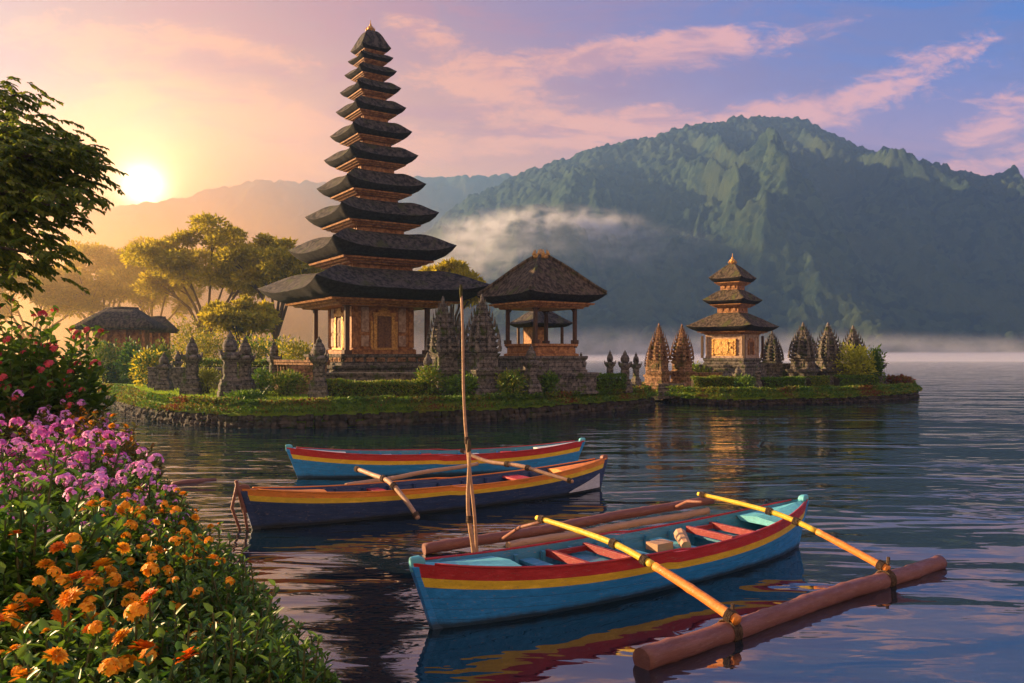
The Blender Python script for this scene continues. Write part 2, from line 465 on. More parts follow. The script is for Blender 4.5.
def wood_paint(name, c, wear=0.18, dark=0.35, rough=.42, scum=False):
    """painted boat wood: scratches, grime, faded patches"""
    m = bpy.data.materials.new(name); m.use_nodes = True
    t = NT(m.node_tree); bs = t.n["Principled BSDF"]
    tcn = t.node("ShaderNodeTexCoord")
    v = t.mapping(tcn.outputs["Object"], scale=(1, 4, 5))
    f1 = t.step(t.noise(v, 3.0, 8, .7), .45, .75)
    c_f = tuple(min(1, q * 1.35 + .02) for q in c[:3]) + (1,)
    c_d = tuple(q * dark for q in c[:3]) + (1,)
    col = t.mix(f1, c, c_f)
    f2 = t.step(t.noise(t.mapping(tcn.outputs["Object"], scale=(1.0, 7, 7), loc=(3, 1, 2)), 4.0, 8, .75), .53, .70)
    col = t.mix(t.math('MULTIPLY', f2, .6), col, c_d)
    f3 = t.step(t.noise(t.mapping(tcn.outputs["Object"], scale=(1.0, 8, 8), loc=(9, 4, 2)), 6.0, 8, .75), .59, .63)
    col = t.mix(t.math('MULTIPLY', f3, wear * 3), col, C(.30, .22, .15))
    sp = t.node("ShaderNodeSeparateXYZ"); t.l.new(tcn.outputs["Object"], sp.inputs[0])
    # plank seams and, on hulls, the scum line of the lake
    zw = t.math('ADD', sp.outputs[2], t.math('MULTIPLY', t.noise(t.mapping(tcn.outputs["Object"], scale=(1.2, 1.2, .3)), 2.0, 6, .7), .12))
    if scum:
        seam = t.math('ABSOLUTE', t.math('SUBTRACT', t.math('FRACT', t.math('MULTIPLY', t.math('ADD', sp.outputs[2], t.math('MULTIPLY', t.math('MULTIPLY', sp.outputs[0], sp.outputs[0]), -.016)), 8.5)), .5))
        sf = t.step(seam, .035, .0)
        col = t.mix(t.math('MULTIPLY', sf, .7), col, c_d)
        col = t.mix(t.math('MULTIPLY', t.step(zw, .17, .085), .85), col, C(.022, .026, .016))
    t.put(bs.inputs["Base Color"], col)
    t.put(bs.inputs["Roughness"], t.step(t.noise(v, 4, 5, .6), .3, .7, rough - .08, rough + .25))
    bn = t.node("ShaderNodeBump"); bn.inputs["Strength"].default_value = .6; bn.inputs["Distance"].default_value = .012
    hb_ = t.noise(t.mapping(tcn.outputs["Object"], scale=(.5, 10, 10)), 6, 6, .65)
    if scum: hb_ = t.math('SUBTRACT', hb_, t.math('MULTIPLY', sf, .8))
    t.l.new(hb_, bn.inputs["Height"]); t.l.new(bn.outputs[0], bs.inputs["Normal"])
    return m
P_blue = wood_paint("blue_paint", C(.010, .21, .50), scum=True)
P_teal = wood_paint("teal_paint", C(.10, .42, .48))
P_red = wood_paint("red_paint", C(.40, .014, .014))
P_yellow = wood_paint("yellow_paint", C(.70, .46, .02))
P_orange = wood_paint("orange_paint", C(.70, .22, .02))
P_navy = wood_paint("navy_paint", C(.012, .036, .105), scum=True)
P_seat = wood_paint("worn_red_paint", C(.24, .012, .012), .3)
P_white = wood_paint("white_paint", C(.45, .46, .47))
P_inner = wood_paint("inner_paint", C(.035, .20, .30), .35)
P_brown = wood_paint("brown_wood", C(.20, .075, .045), .2, .4, .55)
M_bamboo = wood_paint("bamboo", C(.40, .23, .12), .1, .5, .5)
M_log = wood_paint("bamboo_log", C(.17, .062, .040), .15, .45, .5)
M_rope = mat("rope", C(.05, .03, .02), C(.12, .08, .05), 30, .9, .6, 60)

# ------------------------------------------------------------------ water
mw = bpy.data.materials.new("lake_water"); mw.use_nodes = True
t = NT(mw.node_tree); bs = t.n["Principled BSDF"]
bs.inputs["Base Color"].default_value = (.002, .014, .022, 1)
bs.inputs["Roughness"].default_value = 0.02
bs.inputs["IOR"].default_value = 2.25
bs.inputs["Specular IOR Level"].default_value = 0.75
tcn = t.node("ShaderNodeTexCoord")
ob = tcn.outputs["Object"]
wa = t.noise(t.mapping(ob, scale=(.50, 1.5, 1), rot=(0, 0, R(9))), 1.15, 2, .45, .9)
wb = t.noise(t.mapping(ob, scale=(.30, 1.0, 1), rot=(0, 0, R(-11)), loc=(4, 9, 0)), .46, 2, .45, .8)
wc = t.noise(t.mapping(ob, scale=(.6, 1.2, 1), rot=(0, 0, R(20)), loc=(1, 2, 0)), 3.2, 2, .5, .4)
calm = t.step(t.noise(t.mapping(ob, scale=(.45, 1.0, 1), loc=(2, 3, 0)), .17, 4, .6, .5), .40, .60)
hsum = t.math('ADD', t.math('MULTIPLY', t.math('MULTIPLY_ADD', wc, .22, wa), t.math('MULTIPLY_ADD', calm, .95, .12)), t.math('MULTIPLY', wb, 2.2))
bn = t.node("ShaderNodeBump"); bn.inputs["Strength"].default_value = 0.80; bn.inputs["Distance"].default_value = .06
t.l.new(hsum, bn.inputs["Height"]); t.l.new(bn.outputs[0], bs.inputs["Normal"])
water = MB().add([(-2600, -300, 0), (2600, -300, 0), (2600, 2400, 0), (-2600, 2400, 0)], [(0, 1, 2, 3)]).build("lake_water", mw)
tag(water, kind='structure')

# ------------------------------------------------------------------ mountain and far hill
def forest_mat(name, a, b, c):
    m = bpy.data.materials.new(name); m.use_nodes = True
    t = NT(m.node_tree); bs = t.n["Principled BSDF"]
    tcn = t.node("ShaderNodeTexCoord"); ob = tcn.outputs["Object"]
    v = t.node("ShaderNodeTexVoronoi"); v.inputs["Scale"].default_value = .13; t.l.new(ob, v.inputs["Vector"])
    s_ = t.node("ShaderNodeSeparateColor"); t.l.new(v.outputs["Color"], s_.inputs[0])
    col = t.mix(s_.outputs[0], a, b)
    col = t.mix(t.step(t.noise(ob, .012, 4, .6), .45, .65), col, c)
    t.put(bs.inputs["Base Color"], col)
    bs.inputs["Roughness"].default_value = .95; bs.inputs["Specular IOR Level"].default_value = .05
    bn = t.node("ShaderNodeBump"); bn.inputs["Strength"].default_value = .8; bn.inputs["Distance"].default_value = 3.0
    t.l.new(t.noise(ob, .35, 5, .7), bn.inputs["Height"]); t.l.new(bn.outputs[0], bs.inputs["Normal"])
    return m
M_forest = forest_mat("mountain_forest", C(.004, .014, .012), C(.034, .058, .024), C(.034, .050, .018))
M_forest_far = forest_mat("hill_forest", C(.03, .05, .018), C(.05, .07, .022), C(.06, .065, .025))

def terrain(name, sky_px, Yr, Yf, x0, x1, y0, y1, stp, mat_, spur=None, seed=3, cell=9.0, ch=10.0, gul=.26):
    nx_ = int((x1 - x0) / stp); ny_ = int((y1 - y0) / stp)
    xs = np.linspace(x0, x1, nx_); ys = np.linspace(y0, y1, ny_)
    gx, gy = np.meshgrid(xs, ys)
    sxp = np.array([X(a, Yr) for a, b in sky_px]); shp = np.array([Z(b, Yr) for a, b in sky_px])
    H = np.interp(gx, sxp, shp)
    H = H + (fbm(gx / 60, gy * 0 + .5, seed + 50, 4) - .5) * 7
    yf = Yf + (fbm(gx / 120, gx * 0, seed, 3) - .5) * 120
    yr = Yr + (fbm(gx / 160, gx * 0 + 4, seed + 2, 3) - .5) * 50
    tt = (gy - yf) / (yr - yf)
    tf = np.clip(tt, 0, 1)
    prof = .25 * tf + .75 * tf ** 1.35
    prof = np.where(tt > 1, np.clip(1 - (tt - 1) * 1.4, 0, 1), prof)
    warp = (fbm(gx / 130, gy / 130, seed + 7, 3) - .5) * 120
    g1 = .62 + 1.15 * (-.62 + ridged((gx + warp + (gy - Yf) * .25) / 105, (gy + warp) / 480, seed + 20, 4))
    g2 = ridged((gx - warp * .6) / 48, gy / 150, seed + 31, 3)
    env = np.clip(tf * 3.0, 0, 1) * np.clip((1.04 - tf) * 2.4, 0, 1)
    z = H * prof + env * H * (gul * (g1 - .62) + .15 * (g2 - .6))
    if spur:
        for (ax, ay, bx, by, wid, amp) in spur:
            ll = np.clip(((gx - ax) * (bx - ax) + (gy - ay) * (by - ay)) / ((bx - ax) ** 2 + (by - ay) ** 2), 0, 1)
            dd = np.hypot(gx - (ax + ll * (bx - ax)) + warp * .15, gy - (ay + ll * (by - ay)))
            z += amp * np.exp(-(dd / wid)) * np.sin(PI * np.clip(ll * .85 + .12, 0, 1))
    z = np.where(tt < 0, -4 + 0 * z, np.maximum(z, .3))
    z += np.where(tt > 0.0, 1, 0) * ch * (crowns(gx, gy, cell, seed + 90) + .45 * crowns(gx, gy, cell * .55, seed + 77))
    V = np.stack([gx, gy, z], -1).reshape(-1, 3)
    i = np.arange(ny_ - 1)[:, None] * nx_ + np.arange(nx_ - 1)[None]
    Fq = np.stack([i, i + 1, i + nx_ + 1, i + nx_], -1).reshape(-1, 4)
    o = np_mesh(name, V, Fq, mat_, smooth=True)
    tag(o, kind='structure')
    return o

terrain("mountain", [(150, 352), (300, 318), (400, 255), (470, 205), (530, 180), (570, 168), (630, 152), (690, 135), (735, 124),
                     (770, 120), (805, 125), (835, 142), (880, 165), (930, 182), (965, 194), (1000, 193), (1060, 185), (1150, 200),
                     (1300, 260), (1500, 330)],
        1100, 640, -420, 1150, 560, 1180, 1.75, M_forest,
        gul=.46,
        spur=[(320, 980, 225, 690, 65, 52), (640, 1060, 470, 700, 55, 38), (120, 1060, -20, 720, 55, 30), (500, 1060, 360, 720, 40, 30)])
terrain("hill", [(-200, 235), (0, 228), (120, 212), (170, 203), (215, 191), (255, 183), (300, 185), (350, 183), (400, 180),
                 (450, 179), (500, 178), (540, 184), (600, 212), (700, 260)],
        1550, 1150, -1330, 250, 1080, 1660, 5.0, M_forest_far, seed=41, cell=16, ch=10, gul=.12)

# ------------------------------------------------------------------ the air
hz = MB().box((-90, 830, 171.0), (2560, 1800, 346.0))
def vol_mat(name, col, dens, aniso, expr=None, emit=None):
    m = bpy.data.materials.new(name); m.use_nodes = True
    t = NT(m.node_tree)
    for nd in list(t.n):
        if nd.type == 'BSDF_PRINCIPLED': t.n.remove(nd)
    v = t.node("ShaderNodeVolumePrincipled")
    v.inputs["Color"].default_value = col
    v.inputs["Anisotropy"].default_value = aniso
    v.inputs["Density"].default_value = dens
    if expr: expr(t, v)
    t.l.new(v.outputs[0], t.n["Material Output"].inputs["Volume"])
    return m
haze = hz.build("haze", vol_mat("haze_air", C(.32, .58, 1.0), 0.00036, 0.5))
tag(haze, kind='stuff')

def soft_blob(name, c, s, dens, nscale, col=C(1, 1, 1), lo=.42, hi=.68, seedloc=(0, 0, 0), aniso=.3):
    """a bank of mist: its density thins out towards the rim and is broken by noise"""
    def expr(t, v):
        tcn = t.node("ShaderNodeTexCoord"); ob = tcn.outputs["Object"]
        r = t.vmath('LENGTH', ob)
        fall = t.step(r, 1.0, .25)
        n = t.noise(t.mapping(ob, scale=(s[0] / s[1], 1, s[2] / s[1] * 1.8), loc=seedloc), nscale, 3, .6, .3)
        t.put(v.inputs["Density"], t.math('MULTIPLY', t.math('MULTIPLY', fall, t.step(n, lo, hi)), dens))
    m = vol_mat(name + "_vapour", col, dens, aniso, expr)
    b = MB(); rings = []
    nu, nv = 20, 10
    for i in range(1, nv):
        a = PI * i / nv
        rings.append([(math.sin(a) * math.cos(2 * PI * j / nu), math.sin(a) * math.sin(2 * PI * j / nu), -math.cos(a)) for j in range(nu)])
    b.loft(rings)
    o = b.build(name, m)
    o.location = c; o.scale = s
    tag(o, kind='stuff')
    return o
soft_blob("mist", (-330, 640, 70), (330, 190, 170), .0065, 1.0, C(1, .66, .30), 0.0, .35, aniso=.72)
soft_blob("mist", (X(545, 800), 800, Z(230, 800)), (130, 45, 28), .06, 2.2, lo=.36, hi=.72)
soft_blob("mist", (X(560, 770), 770, Z(258, 770)), (210, 40, 42), .010, 1.8, lo=.3, hi=.7, seedloc=(3, 1, 7))
soft_blob("mist", (X(470, 760), 760, Z(262, 760)), (130, 50, 38), .02, 2.0, seedloc=(5, 2, 1))
soft_blob("mist", (X(620, 560), 590, 2), (380, 60, 26), .016, 3.0, lo=.25, hi=.7)
soft_blob("mist", (X(930, 460), 470, -1.5), (330, 150, 7.0), .09, 3.0, lo=.15, hi=.6, seedloc=(2, 8, 3))
soft_blob("mist", (X(900, 580), 590, 0), (340, 50, 22), .016, 3.0, lo=.25, hi=.7, seedloc=(4, 8, 3))


# ------------------------------------------------------------------ land
def smooth_poly(pts, per=10, closed=True):
    out = []; n = len(pts)
    for i in range(n):
        p0, p1, p2, p3 = (Vector(pts[(i + k - 1) % n]) for k in range(4))
        for j in range(per):
            u = j / per
            out.append(0.5 * ((2 * p1) + (-p0 + p2) * u + (2 * p0 - 5 * p1 + 4 * p2 - p3) * u * u + (-p0 + 3 * p1 - 3 * p2 + p3) * u ** 3))
    return out
def offset(poly, dist):
    out = []; n = len(poly)
    area = sum(poly[i].x * poly[(i + 1) % n].y - poly[(i + 1) % n].x * poly[i].y for i in range(n))
    sg = 1 if area > 0 else -1
    for i in range(n):
        tt = (poly[(i + 1) % n] - poly[i - 1]).normalized()
        out.append(poly[i] + Vector((-tt.y, tt.x)) * dist * sg)
    return out
def land(name, poly, ztop, m_top, bank=.8):
    bm = bmesh.new()
    rings = []
    for off, z in ((-.05, -.8), (.25, ztop - .22), (bank, ztop)):
        rings.append([bm.verts.new((q.x, q.y, z)) for q in offset(poly, off)])
    n = len(poly)
    for a, b in zip(rings[:-1], rings[1:]):
        for i in range(n):
            bm.faces.new((a[i], a[(i + 1) % n], b[(i + 1) % n], b[i]))
    bm.faces.new(rings[-1])
    bmesh.ops.recalc_face_normals(bm, faces=bm.faces)
    bmesh.ops.triangulate(bm, faces=[f for f in bm.faces if len(f.verts) > 4])
    me = bpy.data.meshes.new(name); bm.to_mesh(me); bm.free()
    me.materials.append(m_top)
    o = bpy.data.objects.new(name, me); COL.objects.link(o)
    return tag(o, kind='structure')
ISLE = [(-90, 58), (-40, 56), (-26.5, 51), (-19.4, 40.5), (-15.6, 35.8), (-10.8, 32.9), (-5.7, 34.2), (-.6, 36.8), (4.6, 41.8), (7.7, 45.6),
        (8.2, 49), (6.5, 54), (2, 62), (-4, 74), (-9, 110), (-14, 165), (-80, 190), (-160, 160), (-150, 70)]
ISLE2 = [(9.7, 51.2), (11.3, 49.0), (13.7, 48.0), (19.9, 49.9), (25, 53.0), (28.6, 57), (30.2, 61), (28, 66), (20, 68), (12, 64), (9.3, 57)]
isle = smooth_poly([Vector(q) for q in ISLE], 10); isle2 = smooth_poly([Vector(q) for q in ISLE2], 10)
GZ, GZ2 = 1.0, .80
land("lawn", isle, GZ, M_lawn)
land("islet_lawn", isle2, GZ2, M_lawn)

def walk(poly, a, b):
    """points and outward normals along the shore between vertex indices a..b, resampled"""
    n = len(poly); pts = [poly[i % n] for i in range(a, b + 1)]
    return pts
def shore_front(poly, ymax=None):
    return poly
def resample(pts, stp):
    out = []; carry = 0.0
    for a, b in zip(pts[:-1], pts[1:]):
        L = (b - a).length
        if L < 1e-6: continue
        tdir = (b - a) / L; s = carry
        while s < L:
            out.append((a + tdir * s, Vector((tdir.y, -tdir.x))))
            s += stp
        carry = s - L
    return out

def stone_bank(name, pts, ztop, label, hgt=.62, stone=.42):
    """dry stone retaining wall: irregular courses of boulders in one wall"""
    b = MB(); rows = 3
    for r_ in range(rows):
        z = -.12 + r_ * (hgt + .1) / rows
        for q, nn in resample(pts, stone * .82):
            w = stone * random.uniform(.75, 1.25); h = hgt / rows * random.uniform(1.0, 1.45)
            c = Vector((q.x + nn.x * (.08 - .07 * r_), q.y + nn.y * (.08 - .07 * r_), z + random.uniform(-.03, .05)))
            a = math.atan2(nn.y, nn.x) + random.uniform(-.25, .25)
            M_ = Matrix.Translation(c) @ Matrix.Rotation(a, 4, 'Z') @ Matrix.Rotation(random.uniform(-.2, .2), 4, 'X')
            vs = []
            for sz, k in ((-.5, .8), (.05, 1.0), (.5, .72)):
                for j in range(6):
                    an = 2 * PI * j / 6 + random.uniform(-.2, .2)
                    vs.append((math.cos(an) * .22 * k * random.uniform(.85, 1.15), math.sin(an) * w * .55 * k * random.uniform(.85, 1.1), sz * h * random.uniform(.9, 1.1)))
            fs = [(5, 4, 3, 2, 1, 0), (12, 13, 14, 15, 16, 17)]
            for i in range(2):
                for j in range(6): fs.append((i * 6 + j, i * 6 + (j + 1) % 6, i * 6 + 6 + (j + 1) % 6, i * 6 + 6 + j))
            b.add(vs, fs, 0, M_)
    o = b.build(name, M_bankstone, smooth=False)
    return tag(o, label, "retaining wall")
M_bankstone = mat("bank_stone", C(.018, .015, .012), C(.075, .062, .050), 2.2, .85, 1.0, 6, .10, c3=C(.04, .05, .018))
front = walk(isle, 15, 105)      # from the left inlet round the right tip
front2 = walk(isle2, -20, 85)
stone_bank("retaining_wall", front, GZ, "long dark boulder wall along the waterline below the large temple lawn")
stone_bank("retaining_wall", front2, GZ2, "low dark boulder wall along the waterline of the small shrine islet", .42, .38)

def cover(name, pts, z, width, n_per_m, mats, weights, size, hmax, inward=.45, patch=1.2, kind='stuff'):
    """a dense fringe of small-leaved cover along a shore"""
    P = resample(pts, .05)
    tot = int(len(P) * .05 * n_per_m)
    idx = RNG.integers(0, len(P), tot)
    q = np.array([[P[i][0].x, P[i][0].y] for i in idx]); nn = np.array([[P[i][1].x, P[i][1].y] for i in idx])
    u = RNG.random(tot)
    off = (u - .35) * width
    xy = q - nn * (off[:, None] + inward * 0 + .1)
    prof = np.sqrt(np.clip(1 - ((u - .5) / .56) ** 2, 0, 1))
    lump = .55 + .75 * fbm(xy[:, 0] * 1.1, xy[:, 1] * 1.1, 5, 3)
    hh = hmax * prof * lump
    zz = z - .28 * (u < .30) - .15 + hh * np.sqrt(RNG.random(tot))
    base = np.column_stack([xy, zz])
    dv = rdir(tot, .6); dv[:, :2] += nn * .5
    pn = fbm(xy[:, 0] / patch, xy[:, 1] / patch, 23, 2) + RNG.normal(0, .10, tot)
    cuts = np.quantile(pn, np.cumsum(weights)[:-1])
    mi = np.digitize(pn, cuts)
    o = Leaves().add(base, dv, rdir(tot, 1.0), size * RNG.uniform(.6, 1.4, tot), size * .6, mi).build(name, mats)
    return tag(o, kind=kind)
cover("ground_cover", front, GZ, 1.15, 560, [M_leaf_shrub, M_leaf_rust, M_leaf_yellow, M_leaf_red], [.52, .16, .24, .08], .12, .32)
cover("ground_cover", front2, GZ2, 1.3, 520, [M_leaf_shrub, M_leaf_yellow, M_leaf_rust, M_leaf_red], [.48, .30, .14, .08], .13, .36)

def inside(poly, x, y):
    n = len(poly); c = np.zeros(len(x), bool); j = n - 1
    for i in range(n):
        xi, yi, xj, yj = poly[i].x, poly[i].y, poly[j].x, poly[j].y
        cond = ((yi > y) != (yj > y)) & (x < (xj - xi) * (y - yi) / (yj - yi + 1e-12) + xi)
        c ^= cond; j = i
    return c
def grass(name, poly, x0, x1, y0, y1, n, z):
    x = RNG.uniform(x0, x1, n); y = RNG.uniform(y0, y1, n)
    k = inside(offset(poly, .6), x, y); x = x[k]; y = y[k]; m = len(x)
    b = np.column_stack([x, y, np.full(m, z - .01)])
    o = Leaves().add(b, rdir(m, 2.2), rdir(m), RNG.uniform(.06, .16, m), .03).build(name, M_grass)
    return tag(o, kind='stuff')
grass("grass", isle, -28, 8, 33, 52, 60000, GZ)
grass("grass", isle2, 8, 31, 48, 64, 22000, GZ2)

# ------------------------------------------------------------------ temple builders
def sq_ring(a, z, n=10, lift=0.0, pinch=0.0, rz=0):
    """square ring with n points per side, corners lifted and slightly drawn out"""
    pts = []
    cs = ((-1, -1), (1, -1), (1, 1), (-1, 1))
    for s in range(4):
        x0, y0 = cs[s]; x1, y1 = cs[(s + 1) % 4]
        for j in range(n):
            u = j / n; w = abs(2 * u - 1)
            x = x0 + (x1 - x0) * u; y = y0 + (y1 - y0) * u
            k = 1 - pinch * (1 - w ** 2)
            pts.append((x * a * k, y * a * k, z + lift * w ** 4))
    return pts
def roof_mesh(a, h, atop, th, lift, hump=True, n=18):
    """thick thatch: origin at the eave lip; a half side, h rise, th depth of the dark underside"""
    b = MB()
    under = [(.50, -.92, 0), (.66, -1.0, 0), (.76, -.92, .05), (.86, -.64, .22), (.94, -.30, .55), (1.0, 0, 1.0)]
    jit = [random.gauss(0, 1) for _ in range(4 * n)]
    def shag(ring, amt):
        return [(q[0] * (1 + amt * .10 * jit[(i * 7) % (4 * n)]), q[1] * (1 + amt * .10 * jit[(i * 7) % (4 * n)]), q[2] + amt * .22 * a * jit[i] * .3) for i, q in enumerate(ring)]
    am = {0: 0, .05: .3, .25: .9, .22: .8, .55: .7, .6: .7, 1.0: .35}
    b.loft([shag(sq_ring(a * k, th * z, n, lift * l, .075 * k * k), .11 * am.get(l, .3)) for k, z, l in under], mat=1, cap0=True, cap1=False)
    rings = []
    for u in (0, .05, .12, .20, .30, .40, .50, .60, .70, .80, .90, 1.0):
        r_ = a + (atop - a) * u
        sm = u * u * (3 - 2 * u)
        z = h * (.48 * (1 - (1 - u) ** 1.9) + .52 * sm) if hump else h * (.80 * u + .20 * sm)
        rings.append(shag(sq_ring(r_, z, n, lift * (1 - u) ** 1.8 + lift * .4 * math.sin(PI * u), .075 * (1 - u) ** 1.3), .11 * .35 * (1 - u)))
    b.loft(rings, mat=0, cap0=False, cap1=True)
    return b
SQ2 = math.sqrt(.5)

def add_door(root, nrm_ang, dist, z0, w, h, mats=None):
    """carved door with a frame, on the wall whose outward normal has the given local angle"""
    Mx = Matrix.Rotation(nrm_ang, 4, 'Z')
    b = MB()
    b.box((dist + .02, 0, z0 + h / 2), (.05, w, h), M=Mx)
    for s in (-1, 1):
        b.box((dist + .055, s * w * .24, z0 + h * .68), (.03, w * .34, h * .42), M=Mx)
        b.box((dist + .055, s * w * .24, z0 + h * .23), (.03, w * .34, h * .34), M=Mx)
    dr = b.build("door", M_door, root)
    f = MB()
    for s in (-1, 1):
        f.box((dist + .06, s * (w * .5 + .10), z0 + h * .5), (.14, .20, h), M=Mx)
        f.box((dist + .05, s * (w * .5 + .30), z0 + h * .42), (.10, .16, h * .84), M=Mx)
    f.box((dist + .06, 0, z0 + h + .10), (.16, w + .5, .20), M=Mx)
    f.box((dist + .05, 0, z0 + h + .27), (.13, w * .8, .16), M=Mx)
    f.box((dist + .04, 0, z0 + h + .42), (.10, w * .45, .14), M=Mx)
    f.box((dist + .10, 0, z0 - .06), (.22, w + .7, .12), M=Mx)
    f.build("door_frame", M_gold, dr, bevel=.012)
    return dr

def cornice(a, z, th, n=3):
    """stepped carved eave frame under a roof"""
    b = MB()
    for i in range(n):
        b.squares([(a * (1 - .10 * i), z - th * i / n - th / n * .92), (a * (1 - .10 * i) * 1.02, z - th * i / n)])
    return b

def plinth(b, steps, mat_=0):
    for h, z0, z1 in steps:
        b.squares([(h * 1.04, z0), (h * 1.04, z0 + .12), (h, z0 + .16), (h, z1 - .22), (h * 1.03, z1 - .18), (h * 1.05, z1 - .10), (h * 1.05, z1)], mat=mat_)

def gold_finial(root, z, s=1.0, name="finial", m=None):
    b = MB().lathe([(.20 * s, z - .08 * s), (.26 * s, z + .02 * s), (.14 * s, z + .10 * s), (.30 * s, z + .22 * s), (.34 * s, z + .36 * s), (.24 * s, z + .52 * s),
                    (.10 * s, z + .60 * s), (.13 * s, z + .68 * s), (.05 * s, z + .80 * s), (.02 * s, z + 1.15 * s)], n=12)
    for j in range(8):
        a = 2 * PI * j / 8
        b.tube([(math.cos(a) * .26 * s, math.sin(a) * .26 * s, z + .05 * s), (math.cos(a) * .44 * s, math.sin(a) * .44 * s, z + .22 * s), (math.cos(a) * .36 * s, math.sin(a) * .36 * s, z + .42 * s)], [.06 * s, .05 * s, .01 * s], 6)
    return b.build(name, m or M_gold, root, smooth=True)

# --- the eleven-roofed pagoda
YM = 46.0; MPX = YM / F
mx = X(370.5, YM)
pag = thing("pagoda", "tall stone and wood pagoda with eleven dark thatched roofs and a gilded tip", "pagoda", (mx, YM, GZ), R(-45 - 11.5 + 90))
TIERS = [(115.5, 294), (84.6, 255), (67.5, 220.5), (55.3, 191), (47.6, 162), (41.7, 137.6), (35.6, 113), (31, 93), (26.5, 75.5), (23.2, 61.5), (20.7, 51.5)]
def zl(py): return Z(py, YM) - GZ
b = MB(); plinth(b, [(5.1 * SQ2 * 1.05, 0, .85), (4.5 * SQ2, .85, 1.45), (3.95 * SQ2, 1.45, 2.05)])
b.build("plinth", M_stone, pag)
b = MB()
for s in range(4):                                          # carved relief band round the plinth
    Mx = Matrix.Rotation(s * PI / 2, 4, 'Z'); n = 9; a = 3.95 * SQ2
    for j in range(n):
        y = -a + a * 2 * (j + .5) / n
        b.box((a + .03, y, 1.76), (.07, 2 * a / n * .72, .24), M=Mx)
        b.box((a + .05, y, 1.76), (.08, 2 * a / n * .32, .13), M=Mx)
b.build("relief_band", M_stone_warm, pag, bevel=.01)
b = MB(); hb = 2.55 * SQ2
b.squares([(hb * 1.08, 2.05), (hb * 1.08, 2.30), (hb, 2.36), (hb, 4.95), (hb * 1.06, 5.05), (hb * 1.06, 5.2)])
for s in range(4):
    Mx = Matrix.Rotation(s * PI / 2, 4, 'Z')
    for y in (-.92, .92):
        b.box((hb + .03, y * hb, 3.65), (.10, .26, 2.5), M=Mx)
b.build("wall", M_wood, pag, bevel=.015)
for s in range(4):
    Mx = Matrix.Rotation(s * PI / 2, 4, 'Z')
    for y in (-.62, .62):
        MB().box((hb + .03, y * hb, 3.95), (.08, .44, 1.35), M=Mx).box((hb + .03, y * hb, 2.78), (.08, .44, .60), M=Mx).build("wall_panel", M_plaster, pag, bevel=.02)
for s in range(4):
    add_door(pag, s * PI / 2, hb, 2.4, .86, 1.75)
for sx_, sy_ in ((-1, -1), (1, -1), (1, 1), (-1, 1)):
    q = 3.4 * SQ2
    pb = MB().box((sx_ * q, sy_ * q, 3.45), (.24, .24, 2.75)).box((sx_ * q, sy_ * q, 2.16), (.44, .44, .22)).box((sx_ * q, sy_ * q, 4.7), (.40, .40, .18))
    pb.build("pillar", M_wood_dark, pag, bevel=.015)
for k, (rp, yt) in enumerate(TIERS):
    a = rp * MPX * SQ2 * (1.075 if k == 0 else 1.055)
    z0 = zl(yt)
    if k + 1 < len(TIERS):
        rn, yn = TIERS[k + 1]
        gap = zl(yn) - z0
        h = gap * .54; atop = max(a * .46, rn * MPX * SQ2 * .56)
    else:
        gap = zl(31.6) - z0; h = gap; atop = a * .22
    th = min(.54, .118 * a + .03)
    top_roof = k == len(TIERS) - 1
    rm = roof_mesh(a, h, atop, th, .115 * a if k else .085 * a)
    rf = rm.build("roof", [M_thatch, M_thatch_edge], pag, smooth=True)
    rf.location = (0, 0, z0)
    # carved frame and box below this roof
    cb = cornice(a * .735, -th * .97, min(.34, .10 + .06 * a), 3)
    cb.build("eave_frame", M_wood, rf)
    if k > 0:
        ab = rp * MPX * SQ2 * .55
        tb = MB().squares([(ab * .95, -gap_prev * .50), (ab * .95, -th * .90)])
        for s in range(4):
            Mx = Matrix.Rotation(s * PI / 2, 4, 'Z')
            for j in range(5):
                tb.box((ab * .96, ab * (-.76 + .38 * j), -gap_prev * .40), (.05, ab * .14, gap_prev * .16), M=Mx)
        tb.build("tier_wall", M_wood, rf)
    gap_prev = gap
gold_finial(pag, zl(32.5), .62)

# --- the open thatched pavilion
YB = 42.0
bx_ = X(541, YB)
bale = thing("pavilion", "open pavilion with a mossy pyramid thatch roof and wooden posts right of the tall pagoda", "pavilion", (bx_, YB, GZ), R(-45 - 11 + 90))
a = 64.5 * YB / F * SQ2 * 1.03
zt = Z(297, YB) - GZ; zap = Z(257, YB) - GZ
rf = roof_mesh(a, zap - zt, a * .10, .36, .12, False).build("roof", [M_thatch_brown, M_thatch_edge], bale, smooth=True); rf.location = (0, 0, zt)
rb = MB()
for sx_, sy_ in ((-1, -1), (1, -1), (1, 1), (-1, 1)):
    pts = []
    for u in (.02, .1, .2, .35, .5, .65, .8, .92, 1.0):
        r_ = a + (a * .10 - a) * u; z = (zap - zt) * (.80 * u + .20 * u * u * (3 - 2 * u)) + .05 * math.sin(PI * u) + .12 * (1 - u) ** 1.8
        pts.append((sx_ * r_, sy_ * r_, z + .03))
    rb.tube(pts, .10, 6)
rb.build("hip_cap", M_thatch_brown, rf, smooth=True)
cornice(a * .80, -.36, .30).build("eave_frame", M_wood, rf)
cb = MB()
for j in range(10):
    an = 2 * PI * j / 10
    cb.tube([(math.cos(an) * .22, math.sin(an) * .22, zap - .05), (math.cos(an) * .42, math.sin(an) * .42, zap + .14), (math.cos(an) * .36, math.sin(an) * .36, zap + .36)], [.08, .07, .02], 6)
cb.lathe([(.40, zap - .1), (.42, zap + .05), (.25, zap + .18), (.14, zap + .30), (.04, zap + .42)])
cb.build("crown_finial", M_gold, bale, smooth=True)
